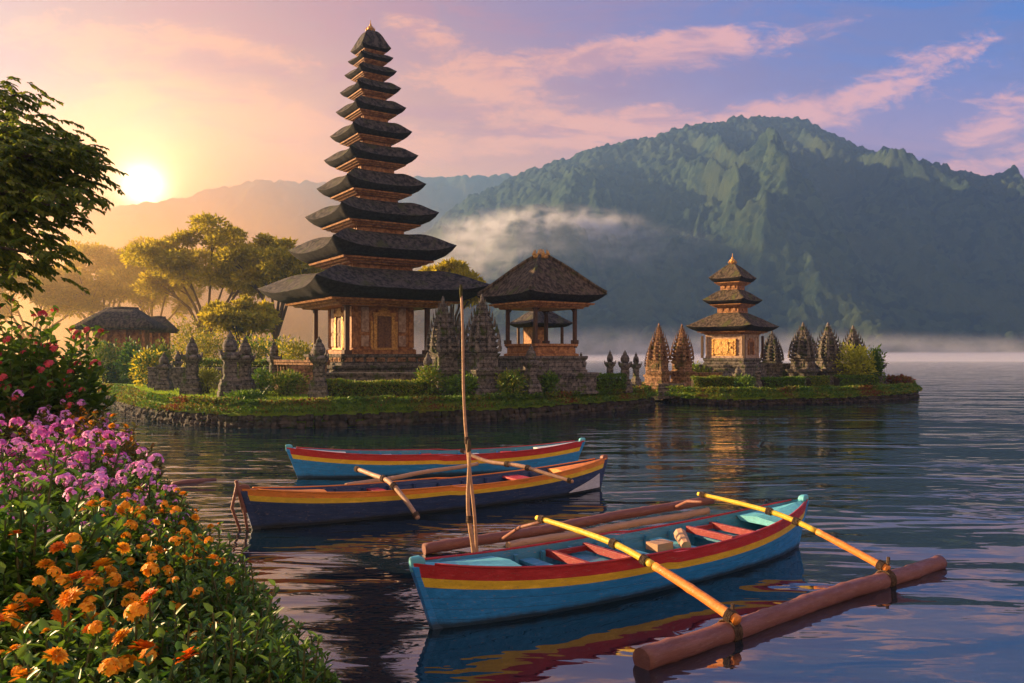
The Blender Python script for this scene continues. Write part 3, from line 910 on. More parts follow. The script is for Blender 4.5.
b = MB(); plinth(b, [(2.9 * SQ2, 0, 1.1), (2.35 * SQ2, 1.1, 1.95)]); b.build("plinth", M_stone, bale)
q = 1.78 * SQ2
MB().squares([(q * 1.12, 1.95), (q * 1.12, 2.05), (q * 1.02, 2.10), (q * 1.02, 2.42), (q * 1.1, 2.46), (q * 1.1, 2.58)]).build("bench_floor", M_wood, bale)
for sx_, sy_ in ((-1, -1), (1, -1), (1, 1), (-1, 1)):
    pb = MB().box((sx_ * q, sy_ * q, (2.58 + zt) / 2 - .1), (.17, .17, zt - 2.58 + .2)).box((sx_ * q, sy_ * q, 2.68), (.30, .30, .2))
    for dx, dy in ((-sx_, 0), (0, -sy_)):
        pb.tube([(sx_ * q, sy_ * q, zt - .9), (sx_ * q + dx * .55, sy_ * q + dy * .55, zt - .3)], .045, 6)
    pb.build("post", M_wood_dark, bale, bevel=.01)
# --- small shrine seen through the posts of the pavilion
YS = 50.0
shr = thing("shrine", "small dark shrine with shallow thatch roof seen through the pavilion posts", "shrine", (X(540, YS), YS, GZ), R(28))
a = 33 * YS / F * SQ2 * 1.03; zt2 = Z(324, YS) - GZ
roof_mesh(a, Z(308, YS) - Z(324, YS), a * .12, .22, .06, False).build("roof", [M_thatch, M_thatch_edge], shr, smooth=True).location = (0, 0, zt2)
b = MB(); plinth(b, [(1.35, 0, 1.9)]); b.build("plinth", M_stone, shr)
MB().box((-.35, .1, 1.9 + (zt2 - 1.9) / 2), (.9, 1.3, zt2 - 1.95)).build("wall", M_wood, shr)
for sx_, sy_ in ((-1, -1), (1, -1), (1, 1), (-1, 1)):
    MB().box((sx_ * 1.0, sy_ * 1.0, 1.9 + (zt2 - 1.9) / 2 - .05), (.14, .14, zt2 - 1.9)).build("post", M_wood_dark, shr)

# --- the three-roofed pagoda on the islet
YT = 56.0; MT = YT / F
pg3 = thing("pagoda", "small pagoda with three thatched roofs and gilded wall panels on the islet", "pagoda", (X(732.5, YT), YT, GZ2), R(-45 + 5 + 90))
T3 = [(47.2, 327.5, 313), (30.4, 301.3, 290), (24.3, 279.3, 264)]
def z3(py): return Z(py, YT) - GZ2
hb = 26.5 * MT * SQ2
b = MB(); plinth(b, [(40 * MT * SQ2, 0, .75), (33 * MT * SQ2, .75, 1.55), (29 * MT * SQ2, 1.55, z3(358))]); b.build("plinth", M_stone, pg3)
b = MB().squares([(hb * 1.05, z3(358)), (hb * 1.05, z3(356)), (hb, z3(355.5)), (hb, z3(338)), (hb * 1.04, z3(337)), (hb * 1.04, z3(334))])
for s in range(4):
    Mx = Matrix.Rotation(s * PI / 2, 4, 'Z')
    for y in (-.93, .93): b.box((hb + .02, y * hb, z3(347)), (.09, .20, z3(337) - z3(357)), M=Mx)
b.build("wall", M_plaster, pg3, bevel=.01)
for s in range(4):
    Mx = Matrix.Rotation(s * PI / 2, 4, 'Z')
    if s in (0, 1, 2, 3):
        gp = MB()
        zc = z3(347.5); hh = z3(339) - z3(356)
        if s % 2 == 0:      # gilded relief panel
            gp.box((hb + .03, 0, zc), (.06, hb * 1.35, hh), M=Mx)
            gp.box((hb + .07, 0, zc), (.05, hb * 1.05, hh * .8), M=Mx)
            gp.box((hb + .10, 0, zc), (.06, hb * .55, hh * .62), M=Mx)
            for u in range(6):
                an = u * PI / 3
                gp.box((hb + .12, math.cos(an) * hb * .36, zc + math.sin(an) * hh * .3), (.05, .16, .16), M=Mx)
            for y in (-.62, .62):
                for u in range(5): gp.box((hb + .08, y * hb, zc + hh * (-.4 + .2 * u)), (.08, .14, hh * .14), M=Mx)
            gp.build("gilded_panel", M_gold, pg3, bevel=.012)
        else:
            nb = MB().box((hb + .02, 0, zc - .05), (.05, .62, hh * .7), M=Mx)
            dr = nb.build("door", M_door, pg3)
            for y in (-1, 1): gp.box((hb + .05, y * .40, zc - .05), (.10, .16, hh * .78), M=Mx)
            gp.box((hb + .05, 0, zc + hh * .36), (.10, .95, .16), M=Mx)
            gp.box((hb + .04, 0, zc + hh * .47), (.08, .5, .12), M=Mx)
            gp.build("door_frame", M_wood, dr, bevel=.01)
for sx_, sy_ in ((-1, -1), (1, -1), (1, 1), (-1, 1)):
    q = 31 * MT * SQ2
    MB().box((sx_ * q, sy_ * q, z3(347)), (.14, .14, z3(336) - z3(358))).build("post", M_wood_dark, pg3)
for k, (rp, yt, ytop) in enumerate(T3):
    a = rp * MT * SQ2 * 1.03; z0 = z3(yt); h = z3(ytop) - z0
    atop = T3[k + 1][0] * MT * SQ2 * .5 if k < 2 else a * .14
    th = .30 if k == 0 else .24
    rf = roof_mesh(a, h, atop, th, .10, False).build("roof", [M_thatch_brown, M_thatch_edge], pg3, smooth=True); rf.location = (0, 0, z0)
    cornice(a * .74, -th * .97, .22).build("eave_frame", M_wood, rf)
    if k:
        ab = a * .50
        zb = z3(T3[k - 1][2]) - z0 - .08
        tb = MB().squares([(ab, zb), (ab, -th * .5)])
        for s in range(4):
            Mx = Matrix.Rotation(s * PI / 2, 4, 'Z')
            for j in range(3): tb.box((ab + .02, ab * (-.6 + .6 * j), zb * .62), (.05, ab * .3, -zb * .34), M=Mx)
        tb.build("tier_wall", M_wood, rf)
gold_finial(pg3, z3(264.5), .68)

# --- carved stone spires, pillars, walls
def spire(label, px, Y, ytop, ybase, wpx, gz, rz, group, name="stone_spire", m=None, cat="stone spire"):
    s = Y / F; Ht = Z(ytop, Y) - gz; W = wpx * s * .5
    m = m or M_stone
    r = thing(name, label, cat, (X(px, Y), Y, gz), rz, group)
    h0 = Ht * .26; h1 = Ht * .42
    b = MB(); b.squares([(W * 1.10, -.05), (W * 1.10, h0 * .22), (W * .95, h0 * .3), (W * .82, h0 * .42), (W * .82, h0 * .75), (W * .98, h0 * .86), (W * 1.04, h0)])
    b.build("pedestal", m, r, bevel=.02)
    b = MB(); b.squares([(W * .80, h0), (W * .72, h0 + (h1 - h0) * .15), (W * .70, h1 - (h1 - h0) * .25), (W * .80, h1 - (h1 - h0) * .12), (W * .84, h1)])
    for k in range(4):
        Mx = Matrix.Rotation(k * PI / 2, 4, 'Z')
        b.box((W * .72, 0, (h0 + h1) / 2), (.08, W * .7, (h1 - h0) * .55), M=Mx)
        b.box((W * .76, 0, (h0 + h1) / 2), (.08, W * .35, (h1 - h0) * .35), M=Mx)
    b.build("shaft", m, r, bevel=.015)
    b = MB(); n = 8; zz = h1; hc = Ht * .90 - h1
    for i in range(n):
        u = i / n
        w = W * .74 * (1 - u ** 1.6) + W * .08
        dz = hc / n
        b.squares([(w * .82, zz), (w * .95, zz + dz * .35), (w * .95, zz + dz * .6), (w * .72, zz + dz)])
        for k in range(8):
            an = k * PI / 4
            rr = w * (1.34 if k % 2 else 1.0)
            cxx, cyy = math.cos(an) * rr * .98, math.sin(an) * rr * .98
            hw = w * .21
            Mx = Matrix.Translation((cxx, cyy, zz + dz * .25)) @ Matrix.Rotation(an, 4, 'Z')
            b.add([(-hw * .6, -hw, 0), (hw * .5, -hw, 0), (hw * .5, hw, 0), (-hw * .6, hw, 0), (hw * .75, -hw * .8, dz * .6), (hw * .75, hw * .8, dz * .6), (hw * .45, 0, dz * 1.8)],
                  [(3, 2, 1, 0), (1, 2, 5, 4), (4, 5, 6), (0, 1, 4, 6), (2, 3, 6, 5), (3, 0, 6)], M=Mx)
        zz += dz
    b.build("crown", m, r)
    MB().lathe([(W * .16, Ht * .89), (W * .2, Ht * .92), (W * .1, Ht * .94), (W * .13, Ht * .96), (W * .03, Ht)], n=8).build("finial", m, r, smooth=True)
    return r
def pot_pillar(label, px, Y, ytop, wpx, gz, rz, group, m=None, name="stone_pillar"):
    s = Y / F; Ht = Z(ytop, Y) - gz; W = wpx * s * .42
    m = m or M_stone
    r = thing(name, label, "stone pillar", (X(px, Y), Y, gz), rz, group)
    b = MB(); b.squares([(W, -.05), (W, Ht * .10), (W * .9, Ht * .12), (W * .9, Ht * .20), (W * .78, Ht * .24), (W * .78, Ht * .29)]); b.build("base", m, r, bevel=.02)
    b = MB(); b.squares([(W * .60, Ht * .29), (W * .50, Ht * .34), (W * .50, Ht * .54), (W * .64, Ht * .58)])
    for k in range(4):
        Mx = Matrix.Rotation(k * PI / 2, 4, 'Z'); b.box((W * .51, 0, Ht * .44), (.06, W * .7, Ht * .14), M=Mx)
    b.build("shaft", m, r, bevel=.015)
    b = MB(); b.squares([(W * .70, Ht * .58), (W * .80, Ht * .61), (W * .80, Ht * .65), (W * .58, Ht * .69)])
    for k in range(4):
        Mx = Matrix.Rotation(k * PI / 2 + PI / 4, 4, 'Z')
        b.add([(W * .8, -.16 * W, Ht * .64), (W * 1.25, 0, Ht * .64), (W * .8, .16 * W, Ht * .64), (W * 1.22, 0, Ht * .74)], [(0, 1, 2), (0, 1, 3), (1, 2, 3), (2, 0, 3)], M=Mx)
    b.build("cap", m, r)
    MB().lathe([(W * .42, Ht * .68), (W * .60, Ht * .73), (W * .64, Ht * .79), (W * .48, Ht * .86), (W * .26, Ht * .90), (W * .30, Ht * .925), (W * .12, Ht * .96), (W * .03, Ht)], n=10).build("pot", m, r, smooth=True)
    return r

G1 = "twin carved towers beside the pagoda terrace"
spire("left of the twin carved stone towers, just right of the tall pagoda hall", 443, 39.5, 296, 395, 30, GZ, R(35), G1, "stone_tower", cat="stone tower")
spire("right of the twin carved stone towers, directly in front of the open pavilion", 482, 39.0, 294, 395, 33, GZ, R(33), G1, "stone_tower", cat="stone tower")
spire("slim dark stone spire standing between and behind the twin towers", 461, 43, 315, 350, 16, GZ, R(30), None)
G2 = "stone spires around the islet shrine"
for lab, px, Y, yt, w in (
        ("leftmost tall stone spire on the islet, left half of the split gate", 659, 53, 323, 19),
        ("tall stone spire of the split gate standing nearest the small pagoda's left side", 682, 53.5, 324, 20),
        ("short pointed stone spire left of the split gate", 651, 56, 341, 11),
        ("stone spire standing half behind the right wall of the small pagoda", 772, 60, 330, 20),
        ("first of the three broad spires right of the small pagoda", 803, 57, 322, 25),
        ("middle of the three broad spires right of the small pagoda", 828, 58, 322, 24),
        ("rearmost spire on the islet, rising behind the yellow bush", 853, 63, 325, 22)):
    spire(lab, px, Y, yt, 380, w, GZ2, R(random.uniform(20, 60)), G2, m=M_stone_warm if px < 700 else None)
G3 = "stone pillars along the garden and terraces"
for lab, px, Y, yt, w, gz in (
        ("stone pillar with round pot at the corner of the pagoda terrace steps", 319, 37, 336, 24, GZ),
        ("tallest of the garden pillars, front one of the mossy pair", 230, 36.5, 331, 27, GZ),
        ("rear pillar of the mossy pair on the lawn", 245, 38.0, 336, 23, GZ),
        ("dark mossy pillar left of the pair on the lawn", 192, 40, 336, 23, GZ),
        ("short dark pillar far left on the lawn", 164, 44, 352, 18, GZ),
        ("slim pillar at the left end of the baluster wall", 274, 44, 340, 17, GZ),
        ("stone pillar with pot below the front post of the pavilion", 531, 39.0, 344, 20, GZ),
        ("stone pillar with lotus pot at the right end of the temple hedge", 625, 44, 350, 17, GZ),
        ("small pale pillar at the pagoda terrace's right corner", 428, 38, 352, 18, GZ),
        ("small pillar right behind the long hedge near the tip of the lawn", 610, 48, 350, 12, GZ),
        ("tiny pillar behind the hedge between pavilion and tip of the lawn", 581, 49, 352, 11, GZ),
        ("little dark pillar in the far left garden before the hut", 178, 52, 350, 13, GZ),
        ("weathered pillar at the very tip of the main lawn by the gap", 636, 46.6, 352, 11, GZ),
        ("squat stone pillar at the right end of the islet wall", 876, 58, 355, 20, GZ2),
        ("small pillar at the foot of the small pagoda's steps", 738, 50.5, 366, 12, GZ2),
        ("slim pillar right beside the small pagoda's front steps", 758, 51, 362, 10, GZ2)):
    pot_pillar(lab, px, Y, yt, w, gz, R(random.uniform(-12, 40)), G3)

def wall(label, p0, p1, z0, h, th, m, name="stone_wall", baluster=False, group="stone walls of the temple grounds"):
    p0 = Vector(p0); p1 = Vector(p1); L = (p1 - p0).length; an = math.atan2(p1.y - p0.y, p1.x - p0.x)
    r = thing(name, label, "stone wall", (p0.x, p0.y, z0), an, group)
    b = MB(); b.box((L / 2, 0, h * .14), (L, th * 1.25, h * .28)); b.box((L / 2, 0, h * .33), (L, th * 1.1, h * .10))
    b.build("footing", m, r, bevel=.015)
    b = MB(); nb = max(2, int(L / .55))
    if baluster:
        nb = int(L / .26)
        for j in range(nb): b.lathe([(.06, h * .38), (.085, h * .5), (.05, h * .66), (.07, h * .84)], c=(L * (j + .5) / nb, 0, 0), n=8)
        b.build("balustrade", m, r, smooth=True)
    else:
        b.box((L / 2, 0, h * .61), (L, th * .9, h * .46))
        for j in range(nb):
            b.box((L * (j + .5) / nb, -th * .46, h * .61), (L / nb * .74, .05, h * .30)); b.box((L * (j + .5) / nb, -th * .49, h * .61), (L / nb * .35, .05, h * .16))
        b.build("panels", m, r, bevel=.01)
    b = MB(); b.box((L / 2, 0, h * .88), (L, th * 1.15, h * .08)); b.box((L / 2, 0, h * .96), (L, th * 1.35, h * .08)); b.build("coping", m, r, bevel=.015)
    return r
def wp(px, Y): return (X(px, Y), Y, 0)
wall("carved stone wall in front of the tall pagoda behind the hedge", wp(326, 38.6), wp(424, 38.6), GZ, 1.15, .4, M_stone)
wall("warm baluster wall left of the pagoda hall", wp(277, 43.6), wp(327, 41), GZ, 1.75, .35, M_stone_warm, baluster=True)
wall("low carved wall across the left garden behind the mossy pillars", wp(150, 47), wp(272, 45), GZ, 1.3, .35, M_stone)
wall("carved stone wall linking the twin towers to the pavilion", wp(448, 40.2), wp(524, 40.2), GZ, 1.25, .4, M_stone)
wall("low wall along the hedge right of the pavilion", wp(537, 40.6), wp(622, 44.6), GZ, .55, .35, M_stone)
wall("long low wall on the islet between the pagoda and the right pillar", wp(750, 58), wp(874, 59), GZ2, 1.6, .35, M_stone)
wall("short wall on the islet between split gate and small pagoda", wp(690, 54), wp(722, 54), GZ2, 1.0, .35, M_stone_warm)
b = MB()
for k in range(5): b.box((0, k * .34, .12 + k * .2), (2.0, .34, .24 + k * .4 - k * .2 + 0), 0)
st = b.build("stone_steps", M_stone_warm); st.location = (X(300, 40.2), 40.2, GZ)
tag(st, "short flight of warm stone steps below the baluster wall", "steps")
b = MB()
for k in range(4): b.box((0, k * .3, .1 + k * .12), (1.6, .3, .2 + k * .24))
st = b.build("stone_steps", M_stone); st.location = (X(671, 50.2), 50.2, .25); st.rotation_euler = (0, 0, R(-12))
tag(st, "wet stone steps of the split gate at the islet's left shore", "steps")

# --- huts of the left garden
def hut(label, px, Y, wpx, ye, yr, rz, name="thatched_hut"):
    s = Y / F; r = thing(name, label, "hut", (X(px, Y), Y, GZ), rz, "thatched huts in the left garden")
    hx = wpx * s * .5; hy = hx * .7
    ze = Z(ye, Y) - GZ; zr = Z(yr, Y) - GZ
    b = MB(); rings = []
    for kx, ky, z in ((.8, .8, ze - .2), (.95, .95, ze - .25), (1, 1, ze), (.75, .72, ze + (zr - ze) * .42), (.52, .42, ze + (zr - ze) * .78), (.40, .14, zr)):
        ring = []
        for x0, y0, x1, y1 in ((-1, -1, 1, -1), (1, -1, 1, 1), (1, 1, -1, 1), (-1, 1, -1, -1)):
            for j in range(6): u = j / 6; ring.append(((x0 + (x1 - x0) * u) * hx * kx, (y0 + (y1 - y0) * u) * hy * ky, z))
        rings.append(ring)
    b.loft(rings); b.tube([(-hx * .42, 0, zr), (0, 0, zr + .05), (hx * .42, 0, zr)], .14, 8)
    b.build("roof", M_thatch_brown, r, smooth=True)
    bh = ze - .15
    b = MB(); b.box((0, 0, .6), (hx * 1.5, hy * 1.5, 1.2)); b.build("plinth", M_stone_warm, r)
    b = MB(); b.box((0, .1, 1.2 + (bh - 1.2) / 2), (hx * 1.15, hy * 1.1, bh - 1.2))
    for j in range(5): b.box((hx * (-.46 + .23 * j), -hy * .56 + .1, 1.2 + (bh - 1.2) / 2), (hx * .16, .08, (bh - 1.2) * .8))
    b.build("wall", M_wood, r)
    for sx_ in (-1, -.33, .33, 1): MB().box((sx_ * hx * .7, -hy * .7, 1.2 + (bh - 1.2) / 2), (.2, .2, bh - 1.2)).build("post", M_wood, r)
    return r
hut("thatched garden hut with hipped roof at the far left under the trees", 122, 62, 74, 327, 309, R(8))
hut("smaller thatched hut peeking out right behind the garden hut", 158, 70, 34, 330, 318, R(8))

# ------------------------------------------------------------------ vegetation
def bush_leaves(L, c, r, n, size, mi=0, flat=False, spread=.35):
    """leaf faces on and inside an uneven dome: c base centre, r (rx, ry, rz)"""
    dv = rdir(n, .25); dv[:, 2] = np.abs(dv[:, 2]) if flat else dv[:, 2]
    rad = RNG.random(n) ** spread + np.abs(RNG.normal(0, .10, n))
    ang = np.arctan2(dv[:, 1], dv[:, 0])
    lump = .78 + .42 * vnoise(ang * 2.2 + c[0] * 3, dv[:, 2] * 2.5 + c[1], 3)
    pos = dv * (rad * lump)[:, None] * np.array(r) + np.array(c)
    out = unit(dv + RNG.normal(0, .55, (n, 3)) + np.array([0, 0, .25]))
    L.add(pos, out, rdir(n, .9), size * RNG.uniform(.6, 1.35, n), size * .48 * RNG.uniform(.8, 1.2, n), mi)
    return L
def bush(label, px, Y, ytop, ybot, wpx, gz, mats, n=1500, size=.16, cat="bush", group=None, name="bush", depth=None, weights=None):
    s = Y / F; h = Z(ytop, Y) - gz; w = wpx * s * .5
    r = thing(name, label, cat, (X(px, Y), Y, gz), 0, group)
    L = Leaves(); k = 5
    for i in range(k):
        a = 2 * PI * i / k
        mi = 0 if len(mats) == 1 else RNG.integers(0, len(mats), n // k)
        bush_leaves(L, (math.cos(a) * w * .38, math.sin(a) * (depth or w) * .38, h * .48), (w * .68, (depth or w) * .68, h * .55 * random.uniform(.8, 1.05)), n // k, size, mi)
    L.build("foliage", mats, r)
    b = MB()
    for i in range(6):
        a = 2 * PI * i / 6; b.tube([(0, 0, -.05), (math.cos(a) * w * .25, math.sin(a) * w * .25, h * .35), (math.cos(a) * w * .5, math.sin(a) * w * .5, h * .7)], [.035, .025, .01], 5)
    b.build("stem", M_bark, r)
    return r
def hedge(label, p0, p1, gz, h, th, mats, n, size=.12, group="clipped hedges of the temple grounds"):
    p0 = Vector(p0); p1 = Vector(p1); L_ = (p1 - p0).length
    r = thing("hedge", label, "hedge", (p0.x, p0.y, gz), math.atan2(p1.y - p0.y, p1.x - p0.x), group)
    x = RNG.random(n) * L_; face = RNG.random(n)
    lump = .88 + .24 * fbm(x * 1.3, x * 0 + gz + p0.x, 3, 3)
    y = np.where(face < .45, -th * .5, RNG.uniform(-.5, .5, n) * th) + RNG.normal(0, .05, n)
    z = np.where(face < .45, RNG.uniform(0, 1, n) * h, h) * lump + RNG.normal(0, .035, n)
    L = Leaves(); dv = rdir(n, .5); dv[:, 1] -= .4
    mi = 0 if len(mats) == 1 else RNG.integers(0, len(mats), n)
    L.add(np.column_stack([x, y, np.maximum(z, .02)]), dv, rdir(n, .8), size * RNG.uniform(.6, 1.3, n), size * .5, mi).build("foliage", mats, r)
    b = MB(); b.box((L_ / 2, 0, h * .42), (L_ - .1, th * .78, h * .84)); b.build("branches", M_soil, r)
    return r
hedge("long clipped hedge below the tall pagoda's carved wall", wp(322, 37.2), wp(424, 37.4), GZ, .72, .7, [M_leaf_shrub, M_leaf_yellow], 5200)
hedge("clipped hedge right of the pavilion's front pillar", wp(560, 41), wp(622, 44), GZ, .85, .7, [M_leaf_shrub], 4200)
hedge("clipped hedge at the left front of the small pagoda", wp(692, 50.3), wp(733, 50.6), GZ2, .75, .7, [M_leaf_shrub, M_leaf_yellow], 3000)
hedge("clipped hedge right of the small pagoda's steps", wp(762, 51.6), wp(802, 52.6), GZ2, .7, .7, [M_leaf_shrub], 2600)
hedge("clipped hedge between the broad islet spires", wp(808, 54), wp(826, 54.6), GZ2, .65, .6, [M_leaf_shrub, M_leaf_yellow], 1500)
hedge("clipped hedge below the yellow bush at the islet's right end", wp(836, 55), wp(874, 57), GZ2, .7, .6, [M_leaf_shrub], 2400)
hedge("dark hedge across the far left lawn", wp(104, 58), wp(160, 56), GZ, 1.3, 1.0, [M_leaf_dark, M_leaf_shrub], 3200, .2)
hedge("sunlit hedge behind the low carved garden wall", wp(196, 49), wp(300, 47), GZ, 1.6, 1.2, [M_leaf_shrub, M_leaf_yellow], 5200, .18)
GB = "garden bushes"
for lab, px, Y, yt, w, mats, n in (
        ("yellow green bush between the mossy pillars", 207, 40.5, 368, 28, [M_leaf_yellow], 1100),
        ("rounded green bush right of the mossy pillar pair", 286, 38.5, 373, 44, [M_leaf_shrub, M_leaf_yellow], 1700),
        ("small green bush left of the terrace corner pillar", 262, 40, 370, 22, [M_leaf_shrub], 900),
        ("clipped ball topiary in front of the garden hut", 130, 56, 343, 22, [M_leaf_shrub], 1200),
        ("leafy bush at the foot of the left stone tower", 429, 37.4, 368, 30, [M_leaf_yellow, M_leaf_shrub], 1200),
        ("dark leafy bush between the twin stone towers", 460, 37.8, 376, 36, [M_leaf_shrub], 1300),
        ("bush with pale shoots left of the pavilion's front pillar", 512, 38, 372, 30, [M_leaf_shrub, M_leaf_yellow], 1300),
        ("small bush right of the pavilion's front pillar", 549, 39.5, 374, 22, [M_leaf_shrub], 900),
        ("low dark shrub at the lawn's edge before the pillar pair", 245, 35.2, 392, 36, [M_leaf_shrub], 900),
        ("bright yellow green bush at the right end of the islet", 856, 57, 346, 38, [M_leaf_bright], 1700),
        ("small conical shrub at the islet's far right pillar", 876, 57.5, 349, 15, [M_leaf_shrub], 800),
        ("reddish shrub at the very right tip of the islet", 897, 58.2, 377, 30, [M_leaf_red, M_leaf_rust], 900),
        ("light bush behind the short islet wall", 700, 56, 366, 34, [M_leaf_yellow, M_leaf_shrub], 1200),
        ("dark green bush below the small pagoda's front corner", 745, 49.9, 376, 22, [M_leaf_shrub], 800),
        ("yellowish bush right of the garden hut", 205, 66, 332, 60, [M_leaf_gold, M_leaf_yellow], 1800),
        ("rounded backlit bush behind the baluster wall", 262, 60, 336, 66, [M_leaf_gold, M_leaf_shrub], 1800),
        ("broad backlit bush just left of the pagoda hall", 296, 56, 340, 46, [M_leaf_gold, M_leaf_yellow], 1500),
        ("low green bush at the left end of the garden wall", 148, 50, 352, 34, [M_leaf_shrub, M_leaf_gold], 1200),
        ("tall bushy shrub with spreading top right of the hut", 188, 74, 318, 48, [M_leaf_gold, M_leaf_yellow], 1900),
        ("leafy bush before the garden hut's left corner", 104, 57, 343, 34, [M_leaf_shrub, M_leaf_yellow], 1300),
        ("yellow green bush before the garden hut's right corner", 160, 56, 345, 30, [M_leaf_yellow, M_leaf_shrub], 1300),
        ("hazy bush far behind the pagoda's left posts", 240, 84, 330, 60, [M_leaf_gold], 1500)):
    bush(lab, px, Y, yt, 0, w, GZ2 if 690 < px else GZ, mats, n, .15 if Y < 50 else .24, group=GB)

# --- garden trees with trunks and vase-shaped crowns
def tree(label, px, Y, ytop, ycrown, wpx, gz, lm, n=9000, seed=0, name="rain_tree", trunk_y=None, size=.42):
    n = int(n * 3.5); ycrown += 7; wpx *= 1.1
    rnd = random.Random(seed)
    s = Y / F; top = Z(ytop, Y) - gz; cb = Z(ycrown, Y) - gz; W = wpx * s * .5
    r = thing(name, label, "tree", (X(px, Y), Y, gz), 0, "garden trees behind the temple")
    T = MB(); L = Leaves()
    fork = cb * .42; tr = .018 * top + .08
    lean = rnd.uniform(-.4, .4)
    T.tube([(0, 0, -.2), (lean * .3, 0, fork * .5), (lean, 0, fork)], [tr * 1.5, tr * 1.05, tr * .95], 9)
    ends = []
    nl = 7
    for i in range(nl):
        a = 2 * PI * i / nl + rnd.uniform(-.3, .3); rr = W * rnd.uniform(.35, .75)
        m1 = Vector((lean + math.cos(a) * rr * .35, math.sin(a) * rr * .35, fork + (cb - fork) * .75))
        e = Vector((lean + math.cos(a) * rr, math.sin(a) * rr * .9, cb + (top - cb) * rnd.uniform(.25, .75) * (1.25 - .5 * rr / W)))
        T.tube([(lean, 0, fork - .1), m1, e], [tr * .62, tr * .42, tr * .14], 7)
        for j in range(4):
            a2 = a + rnd.uniform(-.9, .9); q = m1.lerp(e, rnd.uniform(.25, .9))
            e2 = q + Vector((math.cos(a2), math.sin(a2), 0)) * W * rnd.uniform(.2, .45) + Vector((0, 0, (top - cb) * rnd.uniform(.05, .4)))
            e2.z = min(e2.z, cb + (top - cb) * .95)
            T.tube([q, q.lerp(e2, .5) + Vector((0, 0, .1)), e2], [tr * .24, tr * .15, tr * .05], 5)
            ends.append(e2)
        ends.append(e)
    T.build("trunk", M_bark, r, smooth=True)
    for _ in range(26):
        a = rnd.uniform(0, 2 * PI); q = rnd.uniform(.0, 1.0) ** .6
        ends.append(Vector((lean + math.cos(a) * W * q, math.sin(a) * W * q, cb + (top - cb) * (1 - .6 * q * q) * rnd.uniform(.62, .98))))
    per = n // len(ends)
    for e in ends:
        k = rnd.uniform(.45, 1.3)
        bush_leaves(L, (e.x, e.y, e.z), (W * .20 * k, W * .20 * k, (top - cb) * .11 * k), int(per * k * k * .9), size, 0, spread=.5)
    L.build("crown", lm, r)
    return r
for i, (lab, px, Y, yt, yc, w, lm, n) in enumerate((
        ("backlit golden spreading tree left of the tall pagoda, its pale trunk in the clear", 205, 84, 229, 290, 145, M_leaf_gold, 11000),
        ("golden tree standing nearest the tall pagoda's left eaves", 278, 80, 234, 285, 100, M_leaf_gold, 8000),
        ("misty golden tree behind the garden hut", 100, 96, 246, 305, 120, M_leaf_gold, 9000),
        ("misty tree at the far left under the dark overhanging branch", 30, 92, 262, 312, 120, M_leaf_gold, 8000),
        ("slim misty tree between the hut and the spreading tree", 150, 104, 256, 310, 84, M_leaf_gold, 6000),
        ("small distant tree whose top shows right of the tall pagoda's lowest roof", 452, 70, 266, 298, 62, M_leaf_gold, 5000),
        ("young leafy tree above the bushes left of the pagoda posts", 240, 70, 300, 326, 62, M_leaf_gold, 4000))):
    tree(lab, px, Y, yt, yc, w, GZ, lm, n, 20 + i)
soft_blob("mist", (-48, 98, 6), (52, 36, 20), 0.026, 1.2, C(1, .70, .34), .15, .7, (1, 5, 2), aniso=.7)

# --- dark tree leaning in from the left
r = thing("tree", "dark leafy tree whose drooping fronds hang into the top left of the view", "tree", (-10.4, 10.5, 1.9), 0)
T = MB(); tbase = Vector((-10.4, 10.5, 1.9))
def loc(px, py, Y): return Vector((X(px, Y), Y, Z(py, Y))) - tbase
T.tube([(0, 0, -.5), (.15, -.1, 1.4), (.5, -.2, 2.6), (1.0, -.3, 3.6)], [.26, .2, .17, .12], 10)
boughs = [(92, 150, 9.6), (84, 140, 9.9), (75, 205, 9.2), (45, 128, 10.2), (22, 92, 10.6), (32, 240, 9.6), (60, 258, 9.0), (14, 272, 9.3), (92, 172, 9.9),
          (5, 180, 10.2), (60, 170, 10.8), (10, 215, 10.6), (88, 190, 9.5), (38, 180, 9.9), (70, 140, 10.4), (12, 130, 10.4), (2, 100, 10.9), (52, 212, 9.5),
          (22, 160, 9.7), (85, 160, 10.1), (-10, 245, 9.6), (-15, 150, 10.0), (30, 205, 10.0), (64, 150, 9.5)]
L = Leaves()
fork = Vector((.5, -.2, 2.6))
